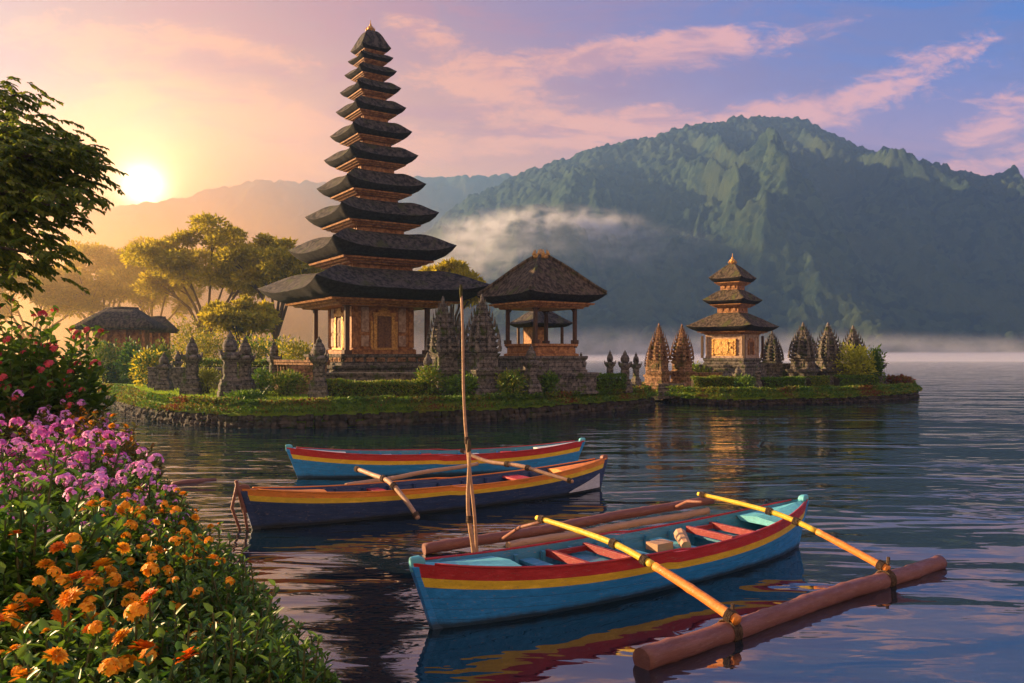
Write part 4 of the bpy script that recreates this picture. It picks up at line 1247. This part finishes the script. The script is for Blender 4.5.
for bi, (px, py, Y) in enumerate(boughs):
    e = loc(px, py, Y); mid = fork.lerp(e, .55) + Vector((0, 0, .2))
    T.tube([fork, mid, e], [.06, .035, .010], 6)
    for j in range(64):
        u = max(.35, 1 - abs(random.gauss(0, .22)))
        q = (fork.lerp(mid, u * 2) if u < .5 else mid.lerp(e, u * 2 - 1)) + Vector((max(-.34, min(.30, random.gauss(0, .16))), random.gauss(0, .22), max(-.28, min(.25, random.gauss(0, .13)))))
        an = random.gauss(-.1, .9)
        fd = Vector((math.cos(an), math.sin(an) * .9, random.uniform(-.35, .25))).normalized()
        fl = random.uniform(.18, .34); nl = 8
        tipw = q + fd * fl + tbase
        if tipw.x > -4.55 * tipw.y / 9.4: continue      # keeps the outer boughs of this tree trimmed
        us = (np.arange(nl) + .6) / nl
        sidev = fd.cross(Vector((0, 0, 1))).normalized()
        pts = np.array([list(q + fd * fl * k - Vector((0, 0, .35 * fl * k * k))) for k in us])
        T.tube([q, q + fd * fl * .5 - Vector((0, 0, .09 * fl)), q + fd * fl - Vector((0, 0, .35 * fl))], [.006, .005, .003], 4)
        for sg in (-1, 1):
            dv = np.tile(np.array(fd) * .7 + sg * np.array(sidev) * .75, (nl, 1)); dv[:, 2] -= .3 + .3 * us
            dv += RNG.normal(0, .16, dv.shape)
            L.add(pts, dv, rdir(nl, 2.0), (.100 * (1 - .3 * us)) * random.uniform(.85, 1.2), .042, 0, .15, .2)
T.build("trunk", M_bark, r, smooth=True)
L.build("crown", M_leaf_dark, r)

# ------------------------------------------------------------------ the flower bank in front
EDGE = [(3.2, -3.0), (1.6, -.6), (.35, .8), (-.30, 1.85), (-.62, 2.35), (-.95, 2.9), (-1.5, 3.9), (-2.15, 4.8), (-3.4, 7.2), (-5.0, 9.6), (-5.6, 11.2), (-7.0, 12.5), (-12, 13.5), (-20, 13)]
ed = [Vector(q) for q in EDGE]
def edge_dist(x, y):
    """signed distance to the crest line: positive on the water side"""
    best = np.full(np.shape(x), 1e9); sgn = np.ones(np.shape(x))
    for a, b in zip(ed[:-1], ed[1:]):
        vx, vy = b.x - a.x, b.y - a.y
        tt_ = np.clip(((x - a.x) * vx + (y - a.y) * vy) / (vx * vx + vy * vy), 0, 1)
        dx = x - (a.x + tt_ * vx); dy = y - (a.y + tt_ * vy)
        dd = np.hypot(dx, dy); cr = vx * dy - vy * dx
        k = dd < best
        best = np.where(k, dd, best); sgn = np.where(k, np.where(cr > 0, -1, 1), sgn)
    return best * sgn
def bank_z(x, y):
    e = edge_dist(np.asarray(x, float), np.asarray(y, float))
    top = 1.86 + .06 * fbm(np.asarray(x) * 1.2, np.asarray(y) * 1.2, 9, 3) + np.clip(-e, 0, 3) * .05
    front_drop = np.clip((1.5 - np.asarray(y, float)) / 1.2, 0, 1) * .55
    return np.where(e < 0, top - front_drop, np.maximum(top - front_drop - 1.25 * e - .2 * e * e, -.6))
gx, gy = np.meshgrid(np.linspace(-20, 5, 126), np.linspace(-4, 16, 101))
zz = bank_z(gx, gy); V = np.stack([gx, gy, zz], -1).reshape(-1, 3)
i = np.arange(100)[:, None] * 126 + np.arange(125)[None]
np_mesh("flower_bank", V, np.stack([i, i + 1, i + 127, i + 126], -1).reshape(-1, 4), M_soil, smooth=True)['kind'] = 'structure'

def flower_head(nm, m, petals, rows, pr, pw, dome, centre):
    """one blossom: rows of petals round a centre"""
    L = Leaves()
    for k in range(rows):
        n = petals - k * 2
        a = np.arange(n) * 2 * PI / n + k * .4 + RNG.normal(0, .08, n)
        tilt = .15 + dome * k
        dv = np.column_stack([np.cos(a), np.sin(a), np.full(n, tilt)])
        nn = np.column_stack([-np.cos(a) * tilt, -np.sin(a) * tilt, np.ones(n)])
        base = np.column_stack([np.cos(a) * pr * .12, np.sin(a) * pr * .12, np.full(n, .12 * pr * k)])
        L.add(base, dv, nn, pr * (1 - .2 * k) * RNG.uniform(.9, 1.1, n), pw * (1 - .1 * k), 0, .12, .18)
    c = rdir(14, .6); c[:, 2] = np.abs(c[:, 2])
    L.add(c * pr * .10 + np.array([0, 0, .10 * pr * rows]), rdir(14, 1.5), c, pr * .16, pr * .10, 1)
    o = L.build(nm, [m, M_centre]); COL.objects.unlink(o)
    return o.data
def cluster_head(nm, m, florets, rad, fr, m2=None):
    """a head of small five-petalled florets"""
    L = Leaves()
    for k in range(florets):
        v = rdir(1, .7)[0]; v[2] = abs(v[2]); c = v * rad * random.uniform(.75, 1.0)
        tx = unit(np.cross(v, [0.3, .8, .1])); ty = np.cross(v, tx)
        a = np.arange(5) * 2 * PI / 5 + random.random() * 6
        dv = np.cos(a)[:, None] * tx + np.sin(a)[:, None] * ty + .18 * v
        L.add(np.tile(c, (5, 1)), dv, np.tile(v, (5, 1)), fr * random.uniform(.85, 1.15), fr * .85, 0, .06, .12)
    o = L.build(nm, [m, M_centre]); COL.objects.unlink(o)
    return o.data
H_or = [flower_head("blossom", M_orange, 15, 5, .033, .015, .34, 1) for _ in range(2)] + [cluster_head("blossom", M_orange, 26, .026, .012) for _ in range(2)]
H_ro = [flower_head("blossom", M_redorange, 13, 3, .034, .018, .35, 1) for _ in range(3)]
H_pk = [cluster_head("blossom", M_pink, 20, .042, .0155) for _ in range(3)]
H_mg = [cluster_head("blossom", M_magenta, 18, .040, .015) for _ in range(2)]
H_cr = [cluster_head("blossom", M_crimson, 9, .042, .024) for _ in range(2)]

def flower_plant(label, x, y, rad, h, lm, heads, nsh, nleaf, lsize, nbl, group, name="flowering_plant", hs=1.0, lw=.36, cat="flowering plant", zbase=None, out=1.0):
    z0 = float(bank_z(np.array([x]), np.array([y]))[0]) if zbase is None else zbase
    r = thing(name, label, cat, (x, y, z0), 0, group)
    L = Leaves(); S = MB(); tips = []
    for k in range(nsh):
        a = random.uniform(0, 2 * PI); q = math.sqrt(random.random())
        bx, by = math.cos(a) * rad * q * .55, math.sin(a) * rad * q * .55
        tx_, ty_ = math.cos(a) * rad * q * out + random.gauss(0, .04), math.sin(a) * rad * q * out + random.gauss(0, .04)
        gz_ = float(bank_z(np.array([x + bx]), np.array([y + by]))[0]) - z0 if zbase is None else 0
        gt_ = float(bank_z(np.array([x + tx_]), np.array([y + ty_]))[0]) - z0 if zbase is None else 0
        hh = h * (1.05 - .45 * q * q) * (random.uniform(.60, 1.05) if random.random() < .82 else random.uniform(1.1, 1.4))
        p0 = Vector((bx, by, gz_ - .03)); p2 = Vector((tx_, ty_, max(gt_, gz_ - rad * .5) + hh)); p1 = p0.lerp(p2, .5) + Vector((0, 0, hh * .12))
        S.tube([p0, p1, p2], [.006, .005, .003], 4)
        tips.append(p2)
        u = np.linspace(.25, 1.0, nleaf)
        pts = np.array([list(p0 * (1 - w) ** 2 + p1 * 2 * w * (1 - w) + p2 * w * w) for w in u])
        an = np.arange(nleaf) * 2.4 + random.random() * 6
        dv = np.column_stack([np.cos(an), np.sin(an), 0.35 + .7 * u ** 3 + RNG.normal(0, .2, nleaf)])
        L.add(pts, dv, rdir(nleaf, 2.2), lsize * RNG.uniform(.65, 1.2, nleaf) * (1.15 - .35 * u), lsize * lw * RNG.uniform(.8, 1.2, nleaf), 0, .2, .12)
    L.build("foliage", lm, r); S.build("stem", M_stem, r)
    tips.sort(key=lambda v: v.y * .6 - v.z * (1.5 if rad < .9 else .5) - v.x * .3)
    if heads:
        tips = tips[:max(nbl, int(nsh * .75))]
        for k in range(nbl):
            v = tips[k % len(tips)] + (Vector((random.gauss(0, .03), random.gauss(0, .03), 0)) if k >= len(tips) else Vector((0, 0, 0)))
            o = bpy.data.objects.new("blossom", random.choice(heads)); COL.objects.link(o); o.parent = r
            o.location = v + Vector((0, 0, .012))
            o.rotation_euler = (random.uniform(.0, .75), random.uniform(-.45, .45), random.uniform(0, 6.3))
            k_ = hs * random.choice((.45, .7, .85, 1, 1, 1.15, 1.3)) * random.uniform(.9, 1.1); o.scale = (k_, k_, k_)
    return r
GF = "flowering plants on the near bank"
def fp(px, py, zc):                                      # where a canopy point seen at px,py and height zc stands
    Y = (CAMZ - zc) * F / (py - 355.0); return X(px, Y), Y
PL = [ # label, px, py, canopy z, radius, height, leaf, heads, shoots, leaves, leaf size, blooms, head scale
    ("orange flowering plant in the bottom left corner, nearest of all", 45, 640, 2.22, .30, .30, M_leaf_near, H_or, 70, 13, .065, 19, 0.86),
    ("plant with large red orange heads at the left edge of the bank", 18, 575, 2.24, .30, .34, M_leaf_near, H_ro, 60, 13, .065, 14, .85),
    ("big leafy plant with full orange heads left of the middle of the bank", 95, 575, 2.22, .34, .30, M_leaf_near, H_or, 80, 13, .062, 32, 0.95),
    ("orange flowering plant low in the middle of the bank, with one wide bloom", 150, 620, 2.2, .32, .28, M_leaf_near, H_ro + H_or, 70, 13, .060, 9, 1.0),
    ("leafy plant with a dozen orange heads behind the wide bloom", 120, 530, 2.2, .36, .30, M_leaf_near, H_or, 80, 13, .060, 35, 0.86),
    ("orange flowering plant at the right shoulder of the bank", 185, 565, 2.12, .36, .28, M_leaf_near, H_or, 80, 13, .058, 22, 0.73),
    ("small headed orange plant near the water edge of the bank", 205, 600, 2.1, .30, .26, M_leaf_near, H_or, 70, 13, .055, 12, 0.69),
    ("plain leafy shrub at the bottom of the bank by the water", 215, 660, 2.12, .34, .30, M_leaf_near, None, 110, 14, .05, 0, 1),
    ("fine leaved green shrub at the bottom right of the bank", 285, 672, 2.08, .26, .26, M_leaf_near, None, 100, 14, .045, 0, 1),
    ("plain green leafy plant along the bottom edge of the bank", 130, 680, 2.2, .30, .26, M_leaf_near, None, 90, 13, .055, 0, 1),
    ("plain dark leaved plant right of the bottom left corner", 75, 672, 2.2, .28, .25, M_leaf_near, None, 80, 13, .06, 0, 1),
    ("tall plain green shrub at the left edge between pink and orange flowers", 15, 505, 2.42, .40, .52, M_leaf_near, None, 120, 14, .085, 0, 1),
    ("pink flowering bush below the middle of the pink drift", 95, 495, 2.25, .50, .34, M_leaf_shrub, H_pk, 80, 12, .07, 34, 1.0),
    ("broad pink flowering bush at the left of the pink drift", 30, 445, 2.34, .70, .42, M_leaf_shrub, H_pk + H_mg, 110, 12, .075, 62, 1.25),
    ("magenta flowering bush at the crest of the pink drift", 80, 455, 2.32, .65, .40, M_leaf_shrub, H_mg + H_pk, 100, 12, .07, 54, 1.15),
    ("pink flowering bush hanging over the right edge of the bank", 150, 490, 2.2, .42, .34, M_leaf_shrub, H_pk, 80, 12, .065, 32, .9),
    ("small orange flowering plant between pink drift and water", 190, 525, 2.1, .38, .26, M_leaf_near, H_or, 80, 12, .055, 22, 0.69),
    ("orange dotted plant just below the hanging pink bush", 155, 520, 2.15, .40, .30, M_leaf_near, H_or, 80, 12, .06, 28, 0.73),
    ("leafy plant with few orange heads at the middle edge of the bank", 225, 560, 2.04, .34, .26, M_leaf_near, H_or, 80, 12, .052, 11, 0.65),
    ("low rusty gold plant behind the magenta bush", 95, 428, 2.2, .85, .42, M_leaf_rust, H_or, 130, 12, .09, 34, .9),
    ("gold green plant at the far right of the bank top", 122, 445, 2.15, .70, .40, M_leaf_rust, H_or, 110, 12, .085, 22, .8),
    ("pale pink flowering plant at the far right edge of the bank", 138, 437, 2.1, .60, .38, M_leaf_shrub, H_pk, 90, 11, .08, 24, .9),
    ("far pink flowering plant at the left edge of the bank", 20, 418, 2.35, .90, .45, M_leaf_rust, H_pk, 130, 12, .09, 50, 1.1),
    ("rusty plant with a few pink heads at the top of the bank", 62, 418, 2.28, .8, .42, M_leaf_rust, H_pk, 120, 12, .09, 18, 1.0),
    ("rosy leaved plant at the left between pink drift and tall shrub", 5, 470, 2.34, .5, .42, M_leaf_shrub, H_mg, 90, 12, .075, 18, 1.0),
]
for (lab, px, py, zc, rad, h, lm, heads, nsh, nl, ls, nb, hs) in PL:
    x, y = fp(px, py, zc)
    flower_plant(lab, x, y, rad, h, lm, heads, nsh, nl, ls, nb, GF, hs=hs)
# fresh green shoots covering the slope towards the water
for k, (px, py, zc) in enumerate(((300, 683, 1.95), (262, 640, 1.95), (245, 605, 1.95), (222, 540, 1.98), (200, 505, 2.0), (180, 480, 2.0), (165, 460, 2.0), (330, 690, 1.9))):
    x, y = fp(px, py, zc)
    flower_plant(("fine shooted green plant at the foot of the bank by the frame's lower edge", "green leafy plant on the bank edge above the dark water, lower one", "green leafy plant on the bank edge left of the boat's bow",
                  "green leafy plant on the slope below the orange dotted plant", "leafy plant on the waterside slope below the hanging pink bush", "small green plant under the overhanging pink heads",
                  "small green plant on the farther waterside slope", "wispy green plant lowest at the water in front")[k], x, y, .34 + .02 * k, .26, M_leaf_near, None, 100, 13, .05, 0, "green plants on the bank slope", name="leafy_plant", cat="plant")
# the large shrub with red flowers
sx0, sy0 = X(28, 9.4), 9.4
zb = float(bank_z(np.array([sx0]), np.array([sy0]))[0])
flower_plant("big rounded shrub with large leaves and red flowers above the pink drift", sx0, sy0, .92, 1.20, M_leaf_shrub, H_cr, 210, 16, .15, 62, None, name="flowering_shrub", hs=1.0, lw=.5, cat="shrub", zbase=zb)
flower_plant("leafy shrub with red flowers cut by the left edge of the view", X(-40, 9.0), 9.0, .9, 1.15, M_leaf_shrub, H_cr, 130, 15, .17, 24, None, name="flowering_shrub", hs=1.0, lw=.5, cat="shrub", zbase=zb)

# ------------------------------------------------------------------ boats
def outrigger(label, wl_bow, wl_stern, paint, booms, floats, beam=.56, over=.28, free=.50, seats=(), b1w=.135, b2w=.225, name="outrigger_boat"):
    """wl_bow / wl_stern: pixels where stem and stern meet the water; local x runs to the stern, y to the far side"""
    A = onwater(*wl_bow); B = onwater(*wl_stern)
    ctr = (A + B) / 2; u = (B - A); Lw = u.length; an = math.atan2(u.y, u.x)
    r = thing(name, label, "boat", (ctr.x, ctr.y, 0), an, "painted outrigger boats on the lake")
    n = 33; half = Lw / 2 + over
    def st(s):                      # s -1..1
        bw = beam * (1 - abs(s) ** 2.4) ** .85 + .03
        sheer = free + .23 * abs(s) ** 2.6 + (.03 if s < 0 else 0)
        return bw, sheer
    prof_n = None; rings = []; V = []; Fc = []; Mi = []
    for i in range(n):
        s = -1 + 2 * i / (n - 1)
        bw, sh = st(s)
        pts = []
        b1 = sh - b1w - .02 * abs(s); b2 = sh - b2w - .04 * abs(s)
        rake = lambda z: s * (Lw / 2 + over * np.clip((z + .05) / (free + .2), -.4, 1.1))
        kz = -.24 + .16 * abs(s) ** 4
        for (fy, z) in ((0, kz), (.55, kz + .05), (.80, .05), (.93, b2), (.975, b1), (1.0, sh), (.93 if bw > .1 else .6, sh + .005), (.88 if bw > .1 else .3, b1), (.74 if bw > .1 else .2, .16), (0, .10)):
            pts.append((float(rake(z)), fy * bw, z))
        full = pts + [(q[0], -q[1], q[2]) for q in pts[1:-1]][::-1]
        rings.append(full)
    m = len(rings[0])
    seg_mat = [0, 0, 0, 1, 2, 3, 4, 4, 4]           # blue blue blue yellow red rim inner ...
    b = MB(); o = 0
    for rg in rings: b.v += [tuple(q) for q in rg]
    for i in range(n - 1):
        for j in range(m):
            k = (j + 1) % m
            jj = j if j < 9 else m - 1 - j
            b.f.append([i * m + j, i * m + k, (i + 1) * m + k, (i + 1) * m + j]); b.m.append(seg_mat[jj])
    b.f.append([j for j in range(m)]); b.m.append(0)
    b.f.append([(n - 1) * m + j for j in range(m)]); b.m.append(0)
    hull = b.build("hull", paint["hull"], r)
    # stem caps rising at both ends
    for e, s in (("bow", -1), ("stern", 1)):
        bw, sh = st(s)
        x = s * half
        c = MB()
        c.loft([[(x - s * .03, -.035, -.05 + .0), (x - s * .10, -.04, -.05), (x - s * .10, .04, -.05), (x - s * .03, .035, -.05)]] and
               [[(s * (Lw / 2 + over * k) + s * .035, -w, z), (s * (Lw / 2 + over * k) - s * .10, -w * 1.5, z), (s * (Lw / 2 + over * k) - s * .10, w * 1.5, z), (s * (Lw / 2 + over * k) + s * .035, w, z)]
                for k, w, z in ((0, .035, -.05), (.5, .04, (free + .2) * .5), (1.0, .045, sh - .04))])
        c.build("stem_post", paint["hull"][0], r, bevel=.008)
        xc_ = s * (Lw / 2 + over)
        MB().loft([[(xc_ + s * e0, -w * .55, z), (xc_ - s * e1, -w, z), (xc_ - s * e1, w, z), (xc_ + s * e0, w * .55, z)]
                   for z, w, e0, e1 in ((sh - .10, .050, .030, .10), (sh + .005, .056, .042, .13), (sh + .045, .050, .040, .11), (sh + .065, .030, .028, .07))]).build("stem_cap", paint["stem"], r, smooth=False, bevel=.012)
    # decks
    for s0, s1 in ((-.97, -.64), (.66, .97)):
        top = []; dmb = MB(); k = 9
        rg = []
        for i in range(k):
            s = s0 + (s1 - s0) * i / (k - 1); bw, sh = st(s); x = s * (Lw / 2 + over * .9)
            w = max(bw * .93 - .01, .012)
            rg.append([(x, -w, sh - .035), (x, 0, sh + .005), (x, w, sh - .035), (x, w * .8, sh - .10), (x, -w * .8, sh - .10)])
        dmb.loft(rg).build("deck", paint["deck"], r)
    # gunwale rails on both sides
    for sd in (-1, 1):
        pts = []
        for i in range(25):
            s = -.95 + 1.9 * i / 24; bw, sh = st(s); pts.append((s * (Lw / 2 + over * .92), sd * (bw + .005), sh + .008))
        MB().tube(pts, [.015] * 25, 6).build("gunwale", paint["rail"], r, smooth=True)
    for s, wid, mt, hgt in seats:
        bw, sh = st(s); x = s * Lw / 2
        b = MB().box((x, 0, sh - hgt), (wid, bw * 1.72, .04))
        b.build("thwart", mt, r, bevel=.006)
    # ribs inside
    for i in range(9):
        s = -.58 + 1.16 * i / 8; bw, sh = st(s); x = s * Lw / 2
        for sd in (-1, 1): MB().box((x, sd * bw * .80, (.2 + sh) / 2 - .02), (.045, .05, sh - .26)).build("rib", paint["inner"], r)
    for pts, rads, mt, sq in booms:
        bm_ = MB(); k = len(pts)
        fine = []; fr = []
        for i in range(k - 1):
            p0 = Vector(pts[max(i - 1, 0)]); p1 = Vector(pts[i]); p2 = Vector(pts[i + 1]); p3 = Vector(pts[min(i + 2, k - 1)])
            for j in range(8):
                w = j / 8
                fine.append(.5 * (2 * p1 + (p2 - p0) * w + (2 * p0 - 5 * p1 + 4 * p2 - p3) * w * w + (p3 - p0 + 3 * p1 - 3 * p2) * w ** 3)); fr.append(rads[i] + (rads[i + 1] - rads[i]) * w)
        fine.append(Vector(pts[-1])); fr.append(rads[-1])
        for i in range(len(fr)):
            if i % 7 == 3: fr[i] *= 1.10
        half_n = int(len(fine) * sq)
        bo = MB().tube(fine[:half_n + 1], fr[:half_n + 1], 9)
        bo.build("boom", mt[0], r, smooth=True)
        if half_n < len(fine) - 1:
            MB().tube(fine[half_n:], [q * 1.12 for q in fr[half_n:]], 9).build("boom_blade", mt[1], r, smooth=True)
        for fr_ in (.06, .42, .58, .965):
            lash = MB()
            ii = min(len(fine) - 2, int(fr_ * (len(fine) - 1))); q = fine[ii]; tdir = (fine[ii + 1] - fine[ii]).normalized()
            for w in (-.033, -.011, .011, .033):
                c0 = q + tdir * w; aa = tdir.orthogonal().normalized(); bb = tdir.cross(aa); rr = fr[ii] + .010
                lash.tube([c0 + (aa * math.cos(t_) + bb * math.sin(t_)) * rr for t_ in np.linspace(0, 2 * PI, 11)], .0125, 5)
            lash.build("lashing", M_rope, r)
    for p0, p1, rad, mt in floats:
        p0 = Vector(p0); p1 = Vector(p1); k = 24
        k = 60; pts = [p0.lerp(p1, i / k) + Vector((0, .022 * math.sin(i * .13 + rad * 90) + .006 * math.sin(i * .71), .010 * math.sin(i * .19 + 1))) for i in range(k + 1)]
        rr = [rad * ((1.09 if i % 8 == 4 else .985 if i % 8 in (3, 5) else 1.0) + .02 * math.sin(i * .5)) * (1 - .12 * i / k) for i in range(k + 1)]
        fm = MB().tube(pts, rr, 14)
        fm.build("float", mt, r, smooth=False)
        for pl in fm_last(r, "float"): pass
    return r, st, Lw
def fm_last(r, nm):
    for ch in r.children:
        if ch.name.startswith(nm):
            for pl in ch.data.polygons: pl.use_smooth = len(pl.vertices) == 4
    return []
PA = dict(hull=[P_blue, P_yellow, P_red, P_red, P_inner], stem=P_teal, deck=P_teal, rail=P_red, inner=P_inner)
zb_ = .70
rA, stA, LA = outrigger("large blue boat with red and yellow stripes in front, two yellow booms and red floats", (435, 628), (795, 547), PA,
    [([(-1.00, 1.10, .77), (-.93, .5, .735), (-.86, -.3, .665), (-.84, -.9, .55), (-.82, -1.6, .37), (-.80, -2.16, .20)], [.032, .036, .040, .043, .049, .054], (P_yellow, P_orange), .62),
     ([(2.12, 1.0, .80), (2.22, .5, .76), (2.32, -.2, .69), (2.37, -.7, .59), (2.41, -1.4, .38), (2.43, -1.97, .20)], [.029, .033, .037, .039, .043, .048], (P_yellow, P_orange), .66)],
    [((-2.16, -2.10, .065), (3.87, -1.88, .065), .115, M_log), ((-1.75, 2.9, .07), (3.55, 1.95, .42), .085, M_log), ((-.55, 2.45, .05), (3.35, 1.85, .26), .065, M_bamboo)],
    beam=.57, over=.27, free=.50,
    seats=[(-.05, .22, P_inner, .16), (.20, .24, P_teal, .14), (-.52, .2, P_inner, .14)])
for x, w in ((-1.0, .62), (1.5, .5)):        # red framed seats with a worn teal board inside
    bw, sh = stA(x / (LA / 2)); b = MB()
    for sd in (-1, 1): b.box((x, sd * bw * .70, sh - .085), (w, .035, .07))
    for e in (-1, 1): b.box((x + e * w / 2, 0, sh - .075), (.06, bw * 1.62, .09))
    fr = b.build("seat_frame", P_seat, rA, bevel=.004)
    MB().box((x, 0, sh - .16), (w * .9, bw * 1.36, .03)).build("board", P_inner, fr)
for fx, fy, fr_ in ((-.80, -2.05, .128), (2.43, -1.93, .120)):
    lash = MB()
    for w in range(5):
        lash.tube([(fx - .05 + .025 * w, fy + math.cos(q_) * fr_, .065 + math.sin(q_) * fr_) for q_ in np.linspace(0, 2 * PI, 15)], .013, 5)
    lash.tube([(fx, fy - .02, .16), (fx + .02, fy - .03, .36)], .022, 6)
    lash.build("lashing", M_rope, rA)
for p0, p1 in (((-.99, 1.02, .72), (-.55, 2.62, .12)), ((2.13, .92, .68), (2.75, 2.10, .34))):
    MB().tube([p0, ((p0[0] + p1[0]) / 2, (p0[1] + p1[1]) / 2, (p0[2] + p1[2]) / 2 + .06), p1], .026, 7).build("strut", P_brown, rA, smooth=True)
b = MB().tube([(.55, -.2, .42), (.75, .1, .50), (.95, .25, .46)], [.07, .09, .05], 8); b.box((.35, .1, .40), (.3, .22, .1))
b.build("bundle", M_bamboo, rA)
PB = dict(hull=[P_navy, P_yellow, P_orange, P_orange, P_navy], stem=P_brown, deck=P_orange, rail=P_orange, inner=P_navy)
rB, stB, LB = outrigger("long dark navy boat with yellow and orange stripes and a forked brown prow, middle boat", (255, 529), (598, 489), PB,
    [([(-1.62, .80, .78), (-1.52, .2, .72), (-1.45, -.4, .66), (-1.35, -.9, .38), (-1.29, -1.25, .12)], [.040, .044, .046, .044, .040], (M_bamboo, M_bamboo), 1.0),
     ([(.70, .75, 1.0), (1.0, .2, .80), (1.35, -.5, .76), (1.7, -1.1, .62), (1.95, -1.5, .52)], [.034, .040, .042, .038, .032], (M_bamboo, M_bamboo), 1.0)],
    [((-1.3, 2.2, .22), (2.3, 2.8, .36), .05, M_bamboo)],
    beam=.50, over=.22, free=.46, b1w=.085, b2w=.165, seats=[(-.38, .25, P_red, .09), (.1, .2, P_navy, .12), (.45, .4, P_red, .08)])
b = MB()
xe = -LB / 2 - .22
b.tube([(xe + .05, 0, .30), (xe - .06, 0, .72), (xe - .10, 0, .86)], [.045, .04, .03], 8)
b.tube([(xe - .08, 0, .80), (xe + .02, -.03, .40), (xe + .10, -.05, -.12)], [.028, .026, .022], 6)
b.tube([(xe - .08, 0, .80), (xe - .16, .03, .40), (xe + .02, .05, -.12)], [.028, .026, .022], 6)
b.build("prow_fork", P_brown, rB, smooth=True)
b = MB(); rg = []
for i in range(7):
    s = .70 + .26 * i / 6; bw, sh = stB(s); x = s * LB / 2 + s * .12
    tp = .07 + (sh - .30 - .07) * (i / 6) ** .7
    rg.append([(x, -(bw * .955 + .012), .06), (x, -(bw * .965 + .012), tp), (x, -(bw * .95), tp), (x, -(bw * .90), .06)])
b.loft(rg).build("stern_patch", P_white, rB)
PC = dict(hull=[P_blue, P_yellow, P_red, P_red, P_inner], stem=P_teal, deck=P_white, rail=P_red, inner=P_blue)
rC, stC, LC = outrigger("bright blue boat with red and yellow stripes moored farthest, behind the navy boat", (300, 478), (573, 468), PC,
    [],
    [], beam=.52, over=.30, free=.50, seats=[(-.4, .3, P_white, .1), (-.1, .25, P_red, .1), (.25, .3, P_white, .1), (.5, .3, P_red, .1)])

# mooring poles, log, white boat
w0 = onwater(476, 557)
def pole(label, top_px, base, rad, name="bamboo_pole", Yt=None):
    Yt = Yt or base.y
    tp = Vector((X(top_px[0], Yt), Yt, Z(top_px[1], Yt)))
    r = thing(name, label, "pole", (base.x, base.y, -.6), 0, "mooring poles")
    e = tp - Vector((base.x, base.y, -.6)); k = 16
    pts = [e * (i / k) + Vector((.03 * math.sin(i * .5), 0, 0)) for i in range(k + 1)]
    rr = [rad * (1 - .35 * i / k) * (1.12 if i % 2 else 1) for i in range(k + 1)]
    MB().tube(pts, rr, 9).build("stem", M_bamboo, r, smooth=True)
    q = pts[int(k * .55)]
    b = MB()
    for w in range(5): b.tube([q + Vector((math.cos(t_) * (rad + .004), math.sin(t_) * (rad + .004), w * .022)) for t_ in np.linspace(0, 2 * PI, 11)], .010, 5)
    b.build("rope_binding", M_rope, r)
    b = MB().lathe([(rad * .62, 0), (rad * .95, .05), (rad * .9, .16), (rad * .5, .2)], c=tuple(pts[-1] - Vector((0, 0, .1))), n=9)
    b.build("tip_wrap", M_thatch_brown, r)
pole("tall thin bamboo pole rising from the water in front of the navy boat", (459, 291), w0 + Vector((.02, .1, 0)), .027)
pole("short thick bamboo stake beside the tall thin pole", (467, 446), w0 + Vector((-.02, -.02, 0)), .036)
q0 = onwater(172, 484); q1 = onwater(216, 480)
lg = MB().tube([q0, q0.lerp(q1, .3), q0.lerp(q1, .7), q1], [.05, .07, .065, .04], 9).build("floating_log", M_log, smooth=True)
tag(lg, "thin brown log floating near the flower bank", "log")
r = thing("rowing_boat", "small white boat moored at the far left shore below the red flowering shrub", "boat", (X(76, 40), 40, 0), R(10))
rg = []; inn = []
for i in range(9):
    s = -1 + 2 * i / 8; w = .42 * (1 - abs(s) ** 2.5) + .05; sh = .38 + .12 * s * s
    rg.append([(s * 1.2, 0, -.12), (s * 1.25, w * .8, .02), (s * 1.3, w, sh), (s * 1.3, w * .86, sh), (s * 1.2, w * .6, .14), (s * 1.2, -w * .6, .14), (s * 1.3, -w * .86, sh), (s * 1.3, -w, sh), (s * 1.25, -w * .8, .02)])
MB().loft(rg).build("hull", P_white, r)
MB().box((0, 0, .34), (.25, .72, .04)).box((.7, 0, .36), (.25, .6, .04)).build("thwart", P_white, r)
